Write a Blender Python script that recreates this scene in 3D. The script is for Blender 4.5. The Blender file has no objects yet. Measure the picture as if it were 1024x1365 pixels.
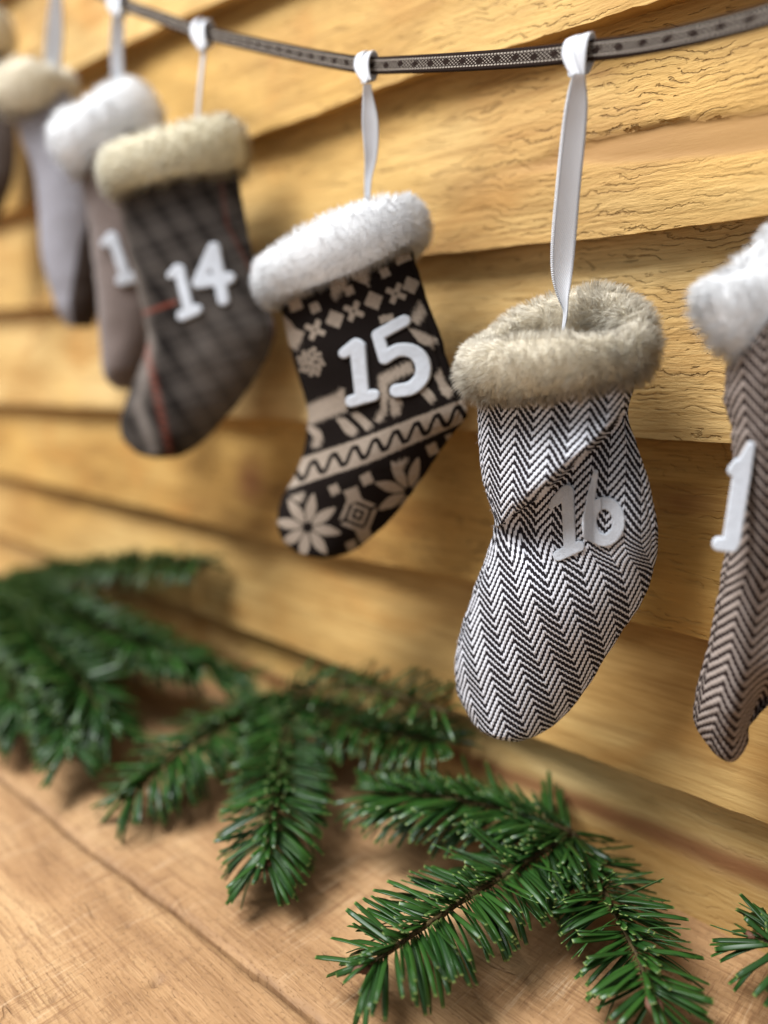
import bpy, bmesh, math, random
import numpy as np
from mathutils import Vector, Matrix, noise
from mathutils.bvhtree import BVHTree

random.seed(7)
rng = np.random.default_rng(11)
scene = bpy.context.scene
COL = scene.collection

# ------------------------------------------------------------------ camera, world, lamps, exposure
CAM = np.array([0.0, -0.28, 0.209])        # 28 cm from the wall, 21 cm above the table
F_PX, CX, CY = 1000.0, 512.0, 682.5        # focal length and centre in photograph pixels
YAW, TILT = math.radians(46.7), math.radians(10.5)
FH = np.array([-math.cos(YAW), math.sin(YAW), 0.0])
RT = np.array([math.sin(YAW), math.cos(YAW), 0.0])
UPV = np.array([0.0, 0.0, 1.0])
FW = FH * math.cos(TILT) - UPV * math.sin(TILT)
CU = UPV * math.cos(TILT) + FH * math.sin(TILT)

cam_d = bpy.data.cameras.new("camera")
cam = bpy.data.objects.new("camera", cam_d)
COL.objects.link(cam)
M = Matrix.Identity(4)
for i in range(3):
    M[i][0], M[i][1], M[i][2], M[i][3] = RT[i], CU[i], -FW[i], CAM[i]
cam.matrix_world = M
cam_d.sensor_fit = 'VERTICAL'
cam_d.sensor_height = 36.0
cam_d.sensor_width = 27.0
cam_d.lens = F_PX / 1365.0 * 36.0
cam_d.clip_start = 0.005
cam_d.clip_end = 50.0
cam_d.dof.use_dof = True
cam_d.dof.focus_distance = 0.258
cam_d.dof.aperture_fstop = 2.6
scene.camera = cam

world = bpy.data.worlds.new("World")
scene.world = world
world.use_nodes = True
bg = world.node_tree.nodes["Background"]
bg.inputs[0].default_value = (0.90, 0.95, 1.0, 1)
bg.inputs[1].default_value = 0.44

def area_lamp(name, loc, target, size, power, color):
    d = bpy.data.lights.new(name, 'AREA')
    d.shape = 'RECTANGLE'
    d.size, d.size_y = size
    d.energy = power
    d.color = color
    o = bpy.data.objects.new(name, d)
    COL.objects.link(o)
    o.location = loc
    o.rotation_euler = (Vector(target) - Vector(loc)).to_track_quat('-Z', 'Y').to_euler()
    return o

area_lamp("window_light", (-0.65, -0.82, 1.65), (-0.2, 0.0, 0.15), (0.85, 0.85), 80.0, (0.97, 0.985, 1.0))

scene.view_settings.view_transform = 'Standard'
scene.view_settings.look = 'None'
scene.view_settings.gamma = 1.0
scene.view_settings.exposure = 0.0
scene.view_settings.use_curve_mapping = False
scene.cycles.use_denoising = True
scene.cycles.max_bounces = 14
scene.cycles.diffuse_bounces = 12
scene.cycles.transmission_bounces = 12

# ------------------------------------------------------------------ pixel helpers
def ray(px, py):
    return FW + RT * ((px - CX) / F_PX) + CU * ((CY - py) / F_PX)

def on_y(px, py, y):
    r = ray(px, py)
    return CAM + r * ((y - CAM[1]) / r[1])

def on_z(px, py, z):
    r = ray(px, py)
    return CAM + r * ((z - CAM[2]) / r[2])

def on_plane(px, py, P0, n):
    r = ray(px, py)
    return CAM + r * (np.dot(P0 - CAM, n) / np.dot(r, n))

def project(P):
    """world points (N,3) -> photograph pixels"""
    d = P - CAM
    z = d @ FW
    return CX + F_PX * (d @ RT) / z, CY - F_PX * (d @ CU) / z

# ------------------------------------------------------------------ object helpers
def tag(o, label=None, category=None, group=None, kind=None):
    if label: o["label"] = label
    if category: o["category"] = category
    if group: o["group"] = group
    if kind: o["kind"] = kind
    return o

def empty(name, loc=(0, 0, 0)):
    o = bpy.data.objects.new(name, None)
    o.empty_display_size = 0.01
    COL.objects.link(o)
    o.location = loc
    return o

def link(name, me, mat, parent=None):
    o = bpy.data.objects.new(name, me)
    if mat is not None and len(me.materials) == 0:
        me.materials.append(mat)
    COL.objects.link(o)
    if parent is not None:
        o.parent = parent
        o.matrix_parent_inverse = Matrix.Translation(-Vector(parent.matrix_basis.translation)) if parent.parent is None else Matrix.Identity(4)
    return o

def mesh_np(name, V, faces, smooth=True):
    """faces: list of int arrays (k,3) or (k,4)"""
    me = bpy.data.meshes.new(name)
    V = np.asarray(V, dtype=np.float32)
    me.vertices.add(len(V))
    me.vertices.foreach_set("co", V.ravel())
    faces = [np.asarray(f, dtype=np.int32) for f in faces if len(f)]
    loops = np.concatenate([f.ravel() for f in faces])
    sizes = np.concatenate([np.full(len(f), f.shape[1], dtype=np.int32) for f in faces])
    starts = np.concatenate([[0], np.cumsum(sizes)[:-1]]).astype(np.int32)
    me.loops.add(len(loops))
    me.loops.foreach_set("vertex_index", loops)
    me.polygons.add(len(sizes))
    me.polygons.foreach_set("loop_start", starts)
    me.polygons.foreach_set("loop_total", sizes)
    me.update(calc_edges=True)
    me.validate()
    if smooth:
        me.polygons.foreach_set("use_smooth", np.ones(len(me.polygons), dtype=bool))
    return me

def attr_f(me, name, vals):
    a = me.attributes.new(name, 'FLOAT', 'POINT')
    a.data.foreach_set("value", np.asarray(vals, dtype=np.float32).ravel())

def attr_v(me, name, vals):
    a = me.attributes.new(name, 'FLOAT_VECTOR', 'POINT')
    a.data.foreach_set("vector", np.asarray(vals, dtype=np.float32).ravel())

def grid_faces(nr, nc, wrap_c=False, wrap_r=False):
    r = np.arange(nr if wrap_r else nr - 1)
    c = np.arange(nc if wrap_c else nc - 1)
    R, C = np.meshgrid(r, c, indexing='ij')
    R2, C2 = (R + 1) % nr, (C + 1) % nc
    return np.stack([R * nc + C, R * nc + C2, R2 * nc + C2, R2 * nc + C], -1).reshape(-1, 4)

def catmull(P, n):
    """resample control points (k,d) to n points, Catmull-Rom, uniform in chord length"""
    P = np.asarray(P, float)
    d = np.r_[0, np.cumsum(np.linalg.norm(np.diff(P, axis=0), axis=1))]
    return catmull_at(P, d, np.linspace(0, d[-1], n))

def catmull_at(P, d, s):
    m = np.zeros_like(P)
    m[1:-1] = (P[2:] - P[:-2]) / (d[2:] - d[:-2])[:, None]
    m[0] = (P[1] - P[0]) / (d[1] - d[0])
    m[-1] = (P[-1] - P[-2]) / (d[-1] - d[-2])
    i = np.clip(np.searchsorted(d, s, side='right') - 1, 0, len(d) - 2)
    h = (d[i + 1] - d[i])
    t = ((s - d[i]) / h)[:, None]
    h = h[:, None]
    return ((2*t**3 - 3*t**2 + 1) * P[i] + (t**3 - 2*t**2 + t) * h * m[i]
            + (-2*t**3 + 3*t**2) * P[i + 1] + (t**3 - t**2) * h * m[i + 1])

def vnoise(P, freq, seed=0.0, octaves=2):
    """smooth value noise for (N,3) numpy points, about -1..1"""
    out = np.zeros(len(P))
    amp, tot = 1.0, 0.0
    Q = np.asarray(P, float) * np.asarray(freq, float) + seed * 17.31
    for _ in range(octaves):
        I = np.floor(Q).astype(np.int64)
        f = Q - I
        f = f * f * (3 - 2 * f)
        acc = np.zeros(len(Q))
        for dx in (0, 1):
            for dy in (0, 1):
                for dz in (0, 1):
                    h = ((I[:, 0] + dx) * 374761393 + (I[:, 1] + dy) * 668265263 + (I[:, 2] + dz) * 2147483647 + 1013904223) & 0xFFFFFFFF
                    h = ((h ^ (h >> 13)) * 1274126177) & 0xFFFFFFFF
                    h = (h ^ (h >> 16)) & 0xFFFF
                    w = (f[:, 0] if dx else 1 - f[:, 0]) * (f[:, 1] if dy else 1 - f[:, 1]) * (f[:, 2] if dz else 1 - f[:, 2])
                    acc += w * (h / 32767.5 - 1)
        out += amp * acc
        tot += amp
        amp *= 0.5
        Q = Q * 2.03 + 5.7
    return out / tot

# ------------------------------------------------------------------ node helpers
class NT:
    def __init__(self, name):
        self.m = bpy.data.materials.new(name)
        self.m.use_nodes = True
        self.t = self.m.node_tree
        self.t.nodes.clear()
        self.out = self.t.nodes.new('ShaderNodeOutputMaterial')
    def n(self, typ, **kw):
        nd = self.t.nodes.new(typ)
        for k, v in kw.items():
            setattr(nd, k, v)
        return nd
    def put(self, sock, v):
        if hasattr(v, 'is_output') or isinstance(v, bpy.types.NodeSocket):
            self.t.links.new(v, sock)
        else:
            sock.default_value = v
    def math(self, op, a, b=None, c=None, clamp=False):
        nd = self.n('ShaderNodeMath', operation=op, use_clamp=clamp)
        self.put(nd.inputs[0], a)
        if b is not None: self.put(nd.inputs[1], b)
        if c is not None: self.put(nd.inputs[2], c)
        return nd.outputs[0]
    def mix(self, f, a, b, mode='MIX'):
        nd = self.n('ShaderNodeMix', data_type='RGBA', blend_type=mode)
        self.put(nd.inputs[0], f)
        self.put(nd.inputs[6], a if not isinstance(a, tuple) else (*a, 1))
        self.put(nd.inputs[7], b if not isinstance(b, tuple) else (*b, 1))
        return nd.outputs[2]
    def attr(self, name, vec=False):
        nd = self.n('ShaderNodeAttribute', attribute_name=name)
        return nd.outputs['Vector'] if vec else nd.outputs['Fac']
    def objco(self):
        return self.n('ShaderNodeTexCoord').outputs['Object']
    def mapping(self, v, scale=(1, 1, 1), rot=(0, 0, 0), loc=(0, 0, 0)):
        nd = self.n('ShaderNodeMapping')
        self.put(nd.inputs['Vector'], v)
        nd.inputs['Scale'].default_value = scale
        nd.inputs['Rotation'].default_value = rot
        nd.inputs['Location'].default_value = loc
        return nd.outputs[0]
    def noise(self, v, scale=1.0, detail=3.0, rough=0.55, dist=0.0):
        nd = self.n('ShaderNodeTexNoise')
        self.put(nd.inputs['Vector'], v)
        nd.inputs['Scale'].default_value = scale
        nd.inputs['Detail'].default_value = detail
        nd.inputs['Roughness'].default_value = rough
        nd.inputs['Distortion'].default_value = dist
        return nd.outputs[0]
    def voronoi(self, v, scale=1.0, feature='F1'):
        nd = self.n('ShaderNodeTexVoronoi', feature=feature)
        self.put(nd.inputs['Vector'], v)
        nd.inputs['Scale'].default_value = scale
        return nd.outputs['Distance']
    def ramp(self, f, stops):
        nd = self.n('ShaderNodeValToRGB')
        self.put(nd.inputs[0], f)
        e = nd.color_ramp.elements
        while len(e) < len(stops): e.new(0.5)
        for el, (p, c) in zip(e, stops):
            el.position = p
            el.color = (*c, 1) if isinstance(c, tuple) else (c, c, c, 1)
        return nd.outputs[0]
    def smooth(self, x, a, b):
        nd = self.n('ShaderNodeMapRange', interpolation_type='SMOOTHSTEP')
        self.put(nd.inputs[0], x)
        nd.inputs[1].default_value = a
        nd.inputs[2].default_value = b
        nd.inputs[3].default_value = 0.0
        nd.inputs[4].default_value = 1.0
        return nd.outputs[0]
    def sep(self, v):
        nd = self.n('ShaderNodeSeparateXYZ')
        self.put(nd.inputs[0], v)
        return nd.outputs
    def bump(self, h, strength=1.0, dist=0.001, normal=None):
        nd = self.n('ShaderNodeBump')
        nd.inputs['Strength'].default_value = strength
        nd.inputs['Distance'].default_value = dist
        self.put(nd.inputs['Height'], h)
        if normal is not None: self.put(nd.inputs['Normal'], normal)
        return nd.outputs[0]
    def bsdf(self, color, rough=0.6, normal=None, spec=0.3, sheen=0.0, trans=0.0):
        b = self.n('ShaderNodeBsdfPrincipled')
        self.put(b.inputs['Base Color'], (*color, 1) if isinstance(color, tuple) else color)
        self.put(b.inputs['Roughness'], rough)
        b.inputs['Specular IOR Level'].default_value = spec
        b.inputs['Sheen Weight'].default_value = sheen
        if normal is not None: self.put(b.inputs['Normal'], normal)
        s = b.outputs[0]
        if trans > 0:
            tr = self.n('ShaderNodeBsdfTranslucent')
            self.put(tr.inputs['Color'], (*color, 1) if isinstance(color, tuple) else color)
            mx = self.n('ShaderNodeMixShader')
            mx.inputs[0].default_value = trans
            self.t.links.new(s, mx.inputs[1])
            self.t.links.new(tr.outputs[0], mx.inputs[2])
            s = mx.outputs[0]
        self.t.links.new(s, self.out.inputs[0])
        return self.m

# ------------------------------------------------------------------ materials
def mat_wall(name, light, mid, dark, seed):
    k = NT(name)
    co = k.mapping(k.objco(), loc=(seed * 1.37, seed * 0.41, seed * 0.77))
    big = k.noise(k.mapping(co, scale=(5, 9, 22)), 1.0, 4, 0.6, 0.6)
    fine = k.noise(k.mapping(co, scale=(18, 160, 330)), 1.0, 5, 0.65, 0.3)
    col = k.ramp(big, [(0.35, dark), (0.47, mid), (0.62, light)])
    col = k.mix(k.math('MULTIPLY', k.smooth(fine, 0.42, 0.72), 0.30), col, dark)
    lng = k.noise(k.mapping(co, scale=(3.5, 40, 300), rot=(0, math.radians(-1.5), 0)), 1.0, 4, 0.6, 0.25)
    col = k.mix(k.math('MULTIPLY', k.smooth(lng, 0.50, 0.66), 0.45), col, dark)
    fib = k.noise(k.mapping(co, scale=(45, 300, 1300)), 1.0, 4, 0.7, 0.1)
    col = k.mix(k.math('MULTIPLY', k.smooth(fib, 0.45, 0.65), 0.30), col, dark)
    col = k.mix(k.math('MULTIPLY', k.smooth(fib, 0.52, 0.36), 0.28), col, light)
    patch = k.noise(k.mapping(co, scale=(11, 9, 17)), 1.0, 3, 0.5, 1.2)
    col = k.mix(k.math('MULTIPLY', k.smooth(patch, 0.52, 0.70), 0.5), col, (0.40, 0.19, 0.045))
    warm = k.noise(k.mapping(co, scale=(7, 5, 12), loc=(3, 1, 9)), 1.0, 2, 0.5, 0.5)
    col = k.mix(k.math('MULTIPLY', k.smooth(warm, 0.5, 0.68), 0.35), col, (0.62, 0.37, 0.10))
    # torn saw fibres: short wavy cracks following the grain
    sm = k.attr('smooth')
    rco = k.mapping(co, rot=(0, math.radians(-3), 0))
    w1 = k.noise(k.mapping(rco, scale=(30, 30, 55)), 1.0, 2, 0.5, 0.0)
    w2 = k.noise(k.mapping(rco, scale=(190, 60, 300), loc=(3, 3, 3)), 1.0, 3, 0.6, 0.0)
    zz = k.math('ADD', k.math('MULTIPLY', k.sep(rco)[2], 300.0), k.math('ADD', k.math('MULTIPLY', w1, 7.0), k.math('MULTIPLY', w2, 1.5)))
    fr_ = k.math('FRACT', zz)
    line = k.smooth(k.math('ABSOLUTE', k.math('SUBTRACT', fr_, 0.5)), 0.14, 0.03)
    brk = k.smooth(k.noise(k.mapping(rco, scale=(48, 60, 260), loc=(5, 0, 2)), 1.0, 3, 0.65), 0.48, 0.58)
    crack = k.math('MULTIPLY', k.math('MULTIPLY', line, brk), k.math('SUBTRACT', 1.0, sm))
    region = k.smooth(k.noise(k.mapping(co, scale=(6, 6, 12), loc=(1, 4, 7)), 1.0, 2, 0.5), 0.33, 0.5)
    crack = k.math('MULTIPLY', crack, region)
    col = k.mix(k.math('MULTIPLY', crack, 0.45), col, (0.12, 0.055, 0.015))
    col = k.mix(k.math('MULTIPLY', k.attr('band'), 0.8), col, (0.30, 0.16, 0.055))
    st = k.attr('dark_mark')
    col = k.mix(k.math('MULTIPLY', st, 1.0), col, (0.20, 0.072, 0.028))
    h = k.math('ADD', k.math('MULTIPLY', k.noise(k.mapping(co, scale=(60, 200, 420)), 1.0, 5, 0.72, 0.3), 1.0), k.math('MULTIPLY', k.math('MULTIPLY', fr_, k.math('SUBTRACT', 1.0, fr_)), -0.45))
    h = k.math('MULTIPLY', h, k.math('SUBTRACT', 1.0, k.math('MULTIPLY', sm, 0.85)))
    h = k.math('SUBTRACT', h, k.math('MULTIPLY', crack, 0.9))
    return k.bsdf(col, 0.72, k.bump(h, 0.85, 0.0012), spec=0.22)

def mat_table():
    k = NT("table_wood")
    co = k.objco()
    warp = k.noise(co, 6.0, 2, 0.5)
    big = k.noise(k.mapping(co, scale=(7, 34, 5)), 1.0, 4, 0.6, 0.8)
    col = k.ramp(big, [(0.28, (0.23, 0.120, 0.050)), (0.5, (0.365, 0.208, 0.095)), (0.72, (0.50, 0.315, 0.155))])
    grain = k.noise(k.mapping(co, scale=(40, 520, 10)), 1.0, 5, 0.65, 0.2)
    col = k.mix(k.math('MULTIPLY', k.smooth(grain, 0.48, 0.66), 0.75), col, (0.23, 0.12, 0.052))
    # saw marks running across the boards, in patches
    saw = k.noise(k.mapping(co, scale=(520, 34, 10), rot=(0, 0, math.radians(-9))), 1.0, 4, 0.65, 0.25)
    patch = k.smooth(k.noise(k.mapping(co, scale=(16, 16, 1), loc=(2.2, 4, 0)), 1.0, 3, 0.6), 0.42, 0.58)
    sawl = k.math('MULTIPLY', k.smooth(saw, 0.54, 0.66), patch)
    col = k.mix(k.math('MULTIPLY', sawl, 0.75), col, (0.21, 0.105, 0.045))
    pale = k.math('MULTIPLY', k.smooth(saw, 0.46, 0.34), patch)
    col = k.mix(k.math('MULTIPLY', pale, 0.22), col, (0.76, 0.56, 0.36))
    fleck = k.smooth(k.noise(k.mapping(co, scale=(420, 700, 1)), 1.0, 4, 0.75, 0.2), 0.55, 0.72)
    col = k.mix(k.math('MULTIPLY', fleck, 0.16), col, (0.20, 0.10, 0.045))
    # hairline cracks
    c1 = k.noise(k.mapping(co, scale=(22, 110, 1), loc=(7, 3, 0)), 1.0, 2, 0.5, 0.3)
    line = k.smooth(k.math('ABSOLUTE', k.math('SUBTRACT', c1, 0.5)), 0.016, 0.0)
    brk = k.smooth(k.noise(k.mapping(co, scale=(40, 70, 1), loc=(1, 9, 0)), 1.0, 2, 0.5), 0.60, 0.68)
    crack = k.math('MULTIPLY', line, brk)
    col = k.mix(k.math('MULTIPLY', crack, 0.30), col, (0.06, 0.03, 0.014))
    st = k.attr('dark_mark')
    stn = k.math('MULTIPLY', st, k.smooth(k.noise(k.mapping(co, scale=(90, 320, 1)), 1.0, 4, 0.7), 0.30, 0.62))
    col = k.mix(k.math('MULTIPLY', stn, 0.85), col, (0.12, 0.06, 0.028))
    h = k.math('ADD', k.math('MULTIPLY', grain, 0.5), k.math('MULTIPLY', k.math('MULTIPLY', saw, patch), 0.7))
    h = k.math('SUBTRACT', h, k.math('MULTIPLY', crack, 0.25))
    h = k.math('SUBTRACT', h, k.math('MULTIPLY', fleck, 0.15))
    return k.bsdf(col, 0.62, k.bump(h, 1.0, 0.0014), spec=0.3)

def mat_herringbone(name, dark, pale, col_w=0.0058, period=0.0024, rot=0.0, slope=1.22):
    k = NT(name)
    v = k.mapping(k.attr('fab', True), rot=(0, 0, rot))
    wob = k.noise(v, 160.0, 2, 0.5)
    s = k.sep(v)
    x = k.math('ADD', s[0], k.math('MULTIPLY', k.math('SUBTRACT', wob, 0.5), 0.0007))
    y = k.math('ADD', s[1], k.math('MULTIPLY', k.math('SUBTRACT', k.noise(v, 240.0, 1, 0.5), 0.5), 0.0007))
    tri = k.math('PINGPONG', x, col_w)
    d = k.math('ADD', y, k.math('MULTIPLY', tri, slope))
    ph = k.math('FRACT', k.math('DIVIDE', d, period))
    prof = k.math('ABSOLUTE', k.math('SUBTRACT', ph, 0.5))          # 0 in the middle of a pale yarn
    # the twill line is a row of short upright stitches
    stitch = k.math('ABSOLUTE', k.math('SUBTRACT', k.math('FRACT', k.math('DIVIDE', x, period * 0.31)), 0.5))
    edge = k.math('ADD', prof, k.math('MULTIPLY', k.math('SUBTRACT', stitch, 0.25), 0.42))
    half = k.math('LESS_THAN', k.math('FRACT', k.math('DIVIDE', x, col_w * 2)), 0.5)   # alternate twill stripes, painted as catching less light
    edge = k.math('ADD', edge, k.math('MULTIPLY', k.math('SUBTRACT', half, 0.5), 0.09))
    mask = k.smooth(edge, 0.250, 0.180)
    var = k.noise(v, 900.0, 2, 0.6)
    pc = k.mix(var, pale, tuple(c * 0.80 for c in pale))
    dc = k.mix(k.noise(v, 700.0, 2, 0.6), dark, tuple(min(1, c * 1.7) for c in dark))
    pc = k.mix(k.math('MULTIPLY', half, 0.20), pc, tuple(c * 0.45 for c in pale))  # duller pale yarn: the uneven light on slanted stitches, put into colour
    col = k.mix(mask, dc, pc)
    h = k.math('MULTIPLY', k.math('SUBTRACT', 0.5, edge), 1.0)
    h = k.math('SUBTRACT', h, k.math('MULTIPLY', stitch, 0.35))
    fuzz = k.noise(v, 2600.0, 2, 0.6)
    h = k.math('ADD', h, k.math('MULTIPLY', fuzz, 0.25))
    return k.bsdf(col, 0.85, k.bump(h, 0.9, 0.00065), spec=0.08)

def mat_attr_cloth(name, a, b, c=None, weave=900.0):
    """cloth whose print, with any painted fold shade, is stored on the mesh: 'print' mixes a->b, 'line' adds colour c"""
    k = NT(name)
    v = k.attr('fab', True)
    n1 = k.noise(v, 700.0, 3, 0.6)
    col = k.mix(k.attr('print'), a, b)
    if c is not None:
        col = k.mix(k.attr('line'), col, c)
    col = k.mix(k.math('MULTIPLY', n1, 0.55), col, tuple(x * 0.55 for x in a))
    s = k.sep(v)
    w = k.math('MULTIPLY', k.math('SINE', k.math('MULTIPLY', s[0], weave * 6.28)), k.math('SINE', k.math('MULTIPLY', s[1], weave * 6.28)))
    h = k.math('ADD', k.math('MULTIPLY', w, 0.3), n1)
    return k.bsdf(col, 0.9, k.bump(h, 0.6, 0.0004), spec=0.06)

def mat_fur(name, root, tip):
    k = NT(name)
    t = k.attr('along')
    r = k.attr('rnd')
    col = k.mix(t, root, tip)
    col = k.mix(k.math('MULTIPLY', r, 0.25), col, tuple(x * x for x in root))
    d = k.n('ShaderNodeBsdfDiffuse'); k.put(d.inputs['Color'], col); k.put(d.inputs['Normal'], k.attr('nrm', True))
    tr = k.n('ShaderNodeBsdfTranslucent'); k.put(tr.inputs['Color'], col)
    mx = k.n('ShaderNodeMixShader'); mx.inputs[0].default_value = 0.42
    k.t.links.new(d.outputs[0], mx.inputs[1]); k.t.links.new(tr.outputs[0], mx.inputs[2])
    k.t.links.new(mx.outputs[0], k.out.inputs[0])
    return k.m

def mat_plain_cloth(name, a, b, scale=500.0):
    k = NT(name)
    v = k.objco()
    col = k.mix(k.noise(v, scale, 3, 0.6), a, b)
    return k.bsdf(col, 0.9, k.bump(k.noise(v, scale * 2, 3, 0.6), 0.5, 0.0004), spec=0.1, sheen=0.2)

def mat_satin():
    k = NT("white_satin")
    v = k.attr('fab', True)
    s = k.sep(v)
    rib = k.math('SINE', k.math('MULTIPLY', k.math('ADD', s[0], k.math('MULTIPLY', s[1], 0.6)), 9000.0))
    ac = k.math('ABSOLUTE', s[2])                                    # -1..1 across the ribbon
    sel = k.smooth(ac, 0.80, 0.86)                                   # woven selvedge
    sb = k.math('SINE', k.math('MULTIPLY', s[1], 9500.0))
    h = k.math('ADD', k.math('MULTIPLY', rib, 0.3), k.math('MULTIPLY', sel, k.math('ADD', 1.5, k.math('MULTIPLY', sb, 0.8))))
    col = k.mix(k.noise(v, 700.0, 2, 0.5), (0.80, 0.82, 0.87), (0.88, 0.89, 0.92))
    col = k.mix(k.math('MULTIPLY', sel, k.smooth(sb, -0.3, 0.3)), col, (0.93, 0.93, 0.95))
    col = k.mix(k.math('MULTIPLY', k.smooth(rib, -0.2, 0.9), 0.14), col, (0.48, 0.50, 0.58))
    gap = k.smooth(k.math('ABSOLUTE', k.math('SUBTRACT', ac, 0.80)), 0.045, 0.01)
    col = k.mix(k.math('MULTIPLY', gap, 0.45), col, (0.42, 0.43, 0.50))
    return k.bsdf(col, 0.42, k.bump(h, 0.9, 0.00045), spec=0.4, sheen=0.1, trans=0.15)

def mat_felt(name="white_felt", base=(0.53, 0.56, 0.61)):
    k = NT(name)
    v = k.objco()
    n1 = k.noise(v, 900.0, 4, 0.7, 1.5)
    n2 = k.noise(v, 220.0, 3, 0.6, 0.8)
    col = k.mix(k.smooth(n1, 0.35, 0.7), base, tuple(c * 0.86 for c in base))
    col = k.mix(k.math('MULTIPLY', k.smooth(n2, 0.45, 0.7), 0.35), col, tuple(c * 0.80 for c in base))
    return k.bsdf(col, 0.95, k.bump(k.math('ADD', n1, n2), 0.7, 0.0005), spec=0.08, sheen=0.3)

def mat_trim():
    k = NT("woven_trim")
    v = k.attr('fab', True)                                          # x along (m), z across (-1..1)
    s = k.sep(v)
    u = k.math('ADD', s[0], k.math('MULTIPLY', k.noise(v, 300.0, 1, 0.5), 0.0006))
    a = k.math('ABSOLUTE', s[2])
    dash = k.math('SINE', k.math('ADD', k.math('MULTIPLY', u, 2 * math.pi / 0.00135), k.math('MULTIPLY', s[2], 3.0)))
    side = k.math('MULTIPLY', k.smooth(k.math('ABSOLUTE', k.math('SUBTRACT', a, 0.56)), 0.10, 0.05), k.smooth(dash, -0.8, -0.2))
    # inner field: small rows of stitches leaving dark lozenges
    row = k.math('SINE', k.math('MULTIPLY', s[2], 17.0))
    st = k.math('SINE', k.math('MULTIPLY', u, 2 * math.pi / 0.0016))
    loz = k.math('ADD', k.math('ABSOLUTE', k.math('SUBTRACT', k.math('FRACT', k.math('DIVIDE', u, 0.0075)), 0.5)), k.math('MULTIPLY', a, 0.55))
    field = k.math('MULTIPLY', k.smooth(k.math('MULTIPLY', row, st), 0.30, 0.55), k.smooth(a, 0.47, 0.40))
    field = k.math('MULTIPLY', field, k.smooth(loz, 0.20, 0.27))
    mask = k.math('MAXIMUM', side, field)
    rib = k.math('SINE', k.math('MULTIPLY', u, 2 * math.pi / 0.0007))
    col = k.mix(mask, (0.024, 0.013, 0.009), (0.58, 0.51, 0.43))
    h = k.math('ADD', mask, k.math('MULTIPLY', rib, 0.25))
    return k.bsdf(col, 0.85, k.bump(h, 0.8, 0.0004), spec=0.1)

def mat_needle():
    k = NT("fir_needle")
    t = k.attr('along')
    e = k.attr('across')
    inf = k.n('ShaderNodeObjectInfo').outputs['Random']
    rr = k.math('FRACT', k.math('ADD', inf, k.attr('rnd')))
    col = k.mix(rr, (0.010, 0.040, 0.007), (0.027, 0.084, 0.012))
    col = k.mix(k.math('MULTIPLY', k.smooth(e, 0.72, 1.0), 0.35), col, (0.07, 0.16, 0.03))
    col = k.mix(k.math('MULTIPLY', k.smooth(t, 0.965, 1.0), 0.6), col, (0.26, 0.33, 0.09))
    col = k.mix(k.math('MULTIPLY', k.smooth(t, 0.10, 0.0), 0.7), col, (0.20, 0.26, 0.07))
    return k.bsdf(col, 0.38, None, spec=0.4, trans=0.12)

def mat_bark():
    k = NT("fir_bark")
    v = k.objco()
    n1 = k.noise(v, 500.0, 4, 0.7)
    col = k.ramp(n1, [(0.35, (0.030, 0.018, 0.008)), (0.55, (0.075, 0.050, 0.018)), (0.7, (0.13, 0.11, 0.035))])
    return k.bsdf(col, 0.75, k.bump(n1, 0.8, 0.0006), spec=0.2)

def mat_bud():
    k = NT("fir_bud")
    n1 = k.noise(k.objco(), 700.0, 3, 0.6)
    return k.bsdf(k.mix(n1, (0.07, 0.025, 0.014), (0.17, 0.08, 0.045)), 0.6, k.bump(n1, 0.8, 0.0006))

# ------------------------------------------------------------------ plank wall
wall = empty("plank_wall")
tag(wall, "ochre rough sawn timber wall of overlapping horizontal planks", "wall", kind="structure")
XL, XR, NX, NZ = -1.35, 0.42, 360, 56
Y_FRONT, Y_TOP = -0.016, -0.003
EDGES = [   # bottom front edge of each plank, traced in photograph pixels
    [(20, 128), (85, 97), (180, 52), (290, 2)],
    [(0, 285), (170, 238), (325, 184), (430, 148), (512, 113), (640, 72), (760, 38), (880, 0)],
    [(0, 412), (75, 407), (330, 371), (557, 340), (790, 318), (1024, 287)],
    [(0, 537), (156, 545), (405, 561), (640, 574), (860, 585), (975, 590), (1024, 593)],
    [(0, 632), (200, 678), (420, 735), (630, 772), (840, 828), (1024, 872)],
    [(0, 712), (226, 800), (475, 895), (613, 950), (732, 990), (1024, 1098)],
]
XS = np.linspace(XL, XR, NX)
def edge_z(pts, k):
    P = np.array([on_y(px, py, Y_FRONT) for px, py in pts])
    P = P[np.argsort(P[:, 0])]
    x, z = P[:, 0], P[:, 2]
    A = np.polyfit(x, z, 1)
    A[0] = np.clip(A[0], -0.05, 0.05)
    zz = np.interp(XS, x, z)
    zz = np.where(XS < x[0], z[0] + A[0] * (XS - x[0]), zz)
    zz = np.where(XS > x[-1], z[-1] + A[0] * (XS - x[-1]), zz)
    ker = np.hanning(15); ker /= ker.sum()
    zz = np.convolve(np.pad(zz, 7, mode='edge'), ker, mode='valid')
    pts3 = np.stack([XS, np.full(NX, k * 3.1), np.zeros(NX)], 1)
    return zz + 0.0006 * vnoise(pts3, (38, 1, 1), k) + 0.0005 * vnoise(pts3, (220, 1, 1), k + 9)
ez = [edge_z(p, i) for i, p in enumerate(EDGES)]
pitch = 0.078
tops = [ez[0] + pitch * 1.0]
ez = [ez[0] + pitch * 2.0, ez[0] + pitch] + ez + [np.full(NX, -0.012)]
PAL = [((0.52, 0.325, 0.105), (0.40, 0.225, 0.060), (0.22, 0.110, 0.026)),
       ((0.56, 0.37, 0.140), (0.44, 0.262, 0.085), (0.26, 0.135, 0.037)),
       ((0.68, 0.485, 0.215), (0.53, 0.340, 0.125), (0.33, 0.18, 0.052))]
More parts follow.
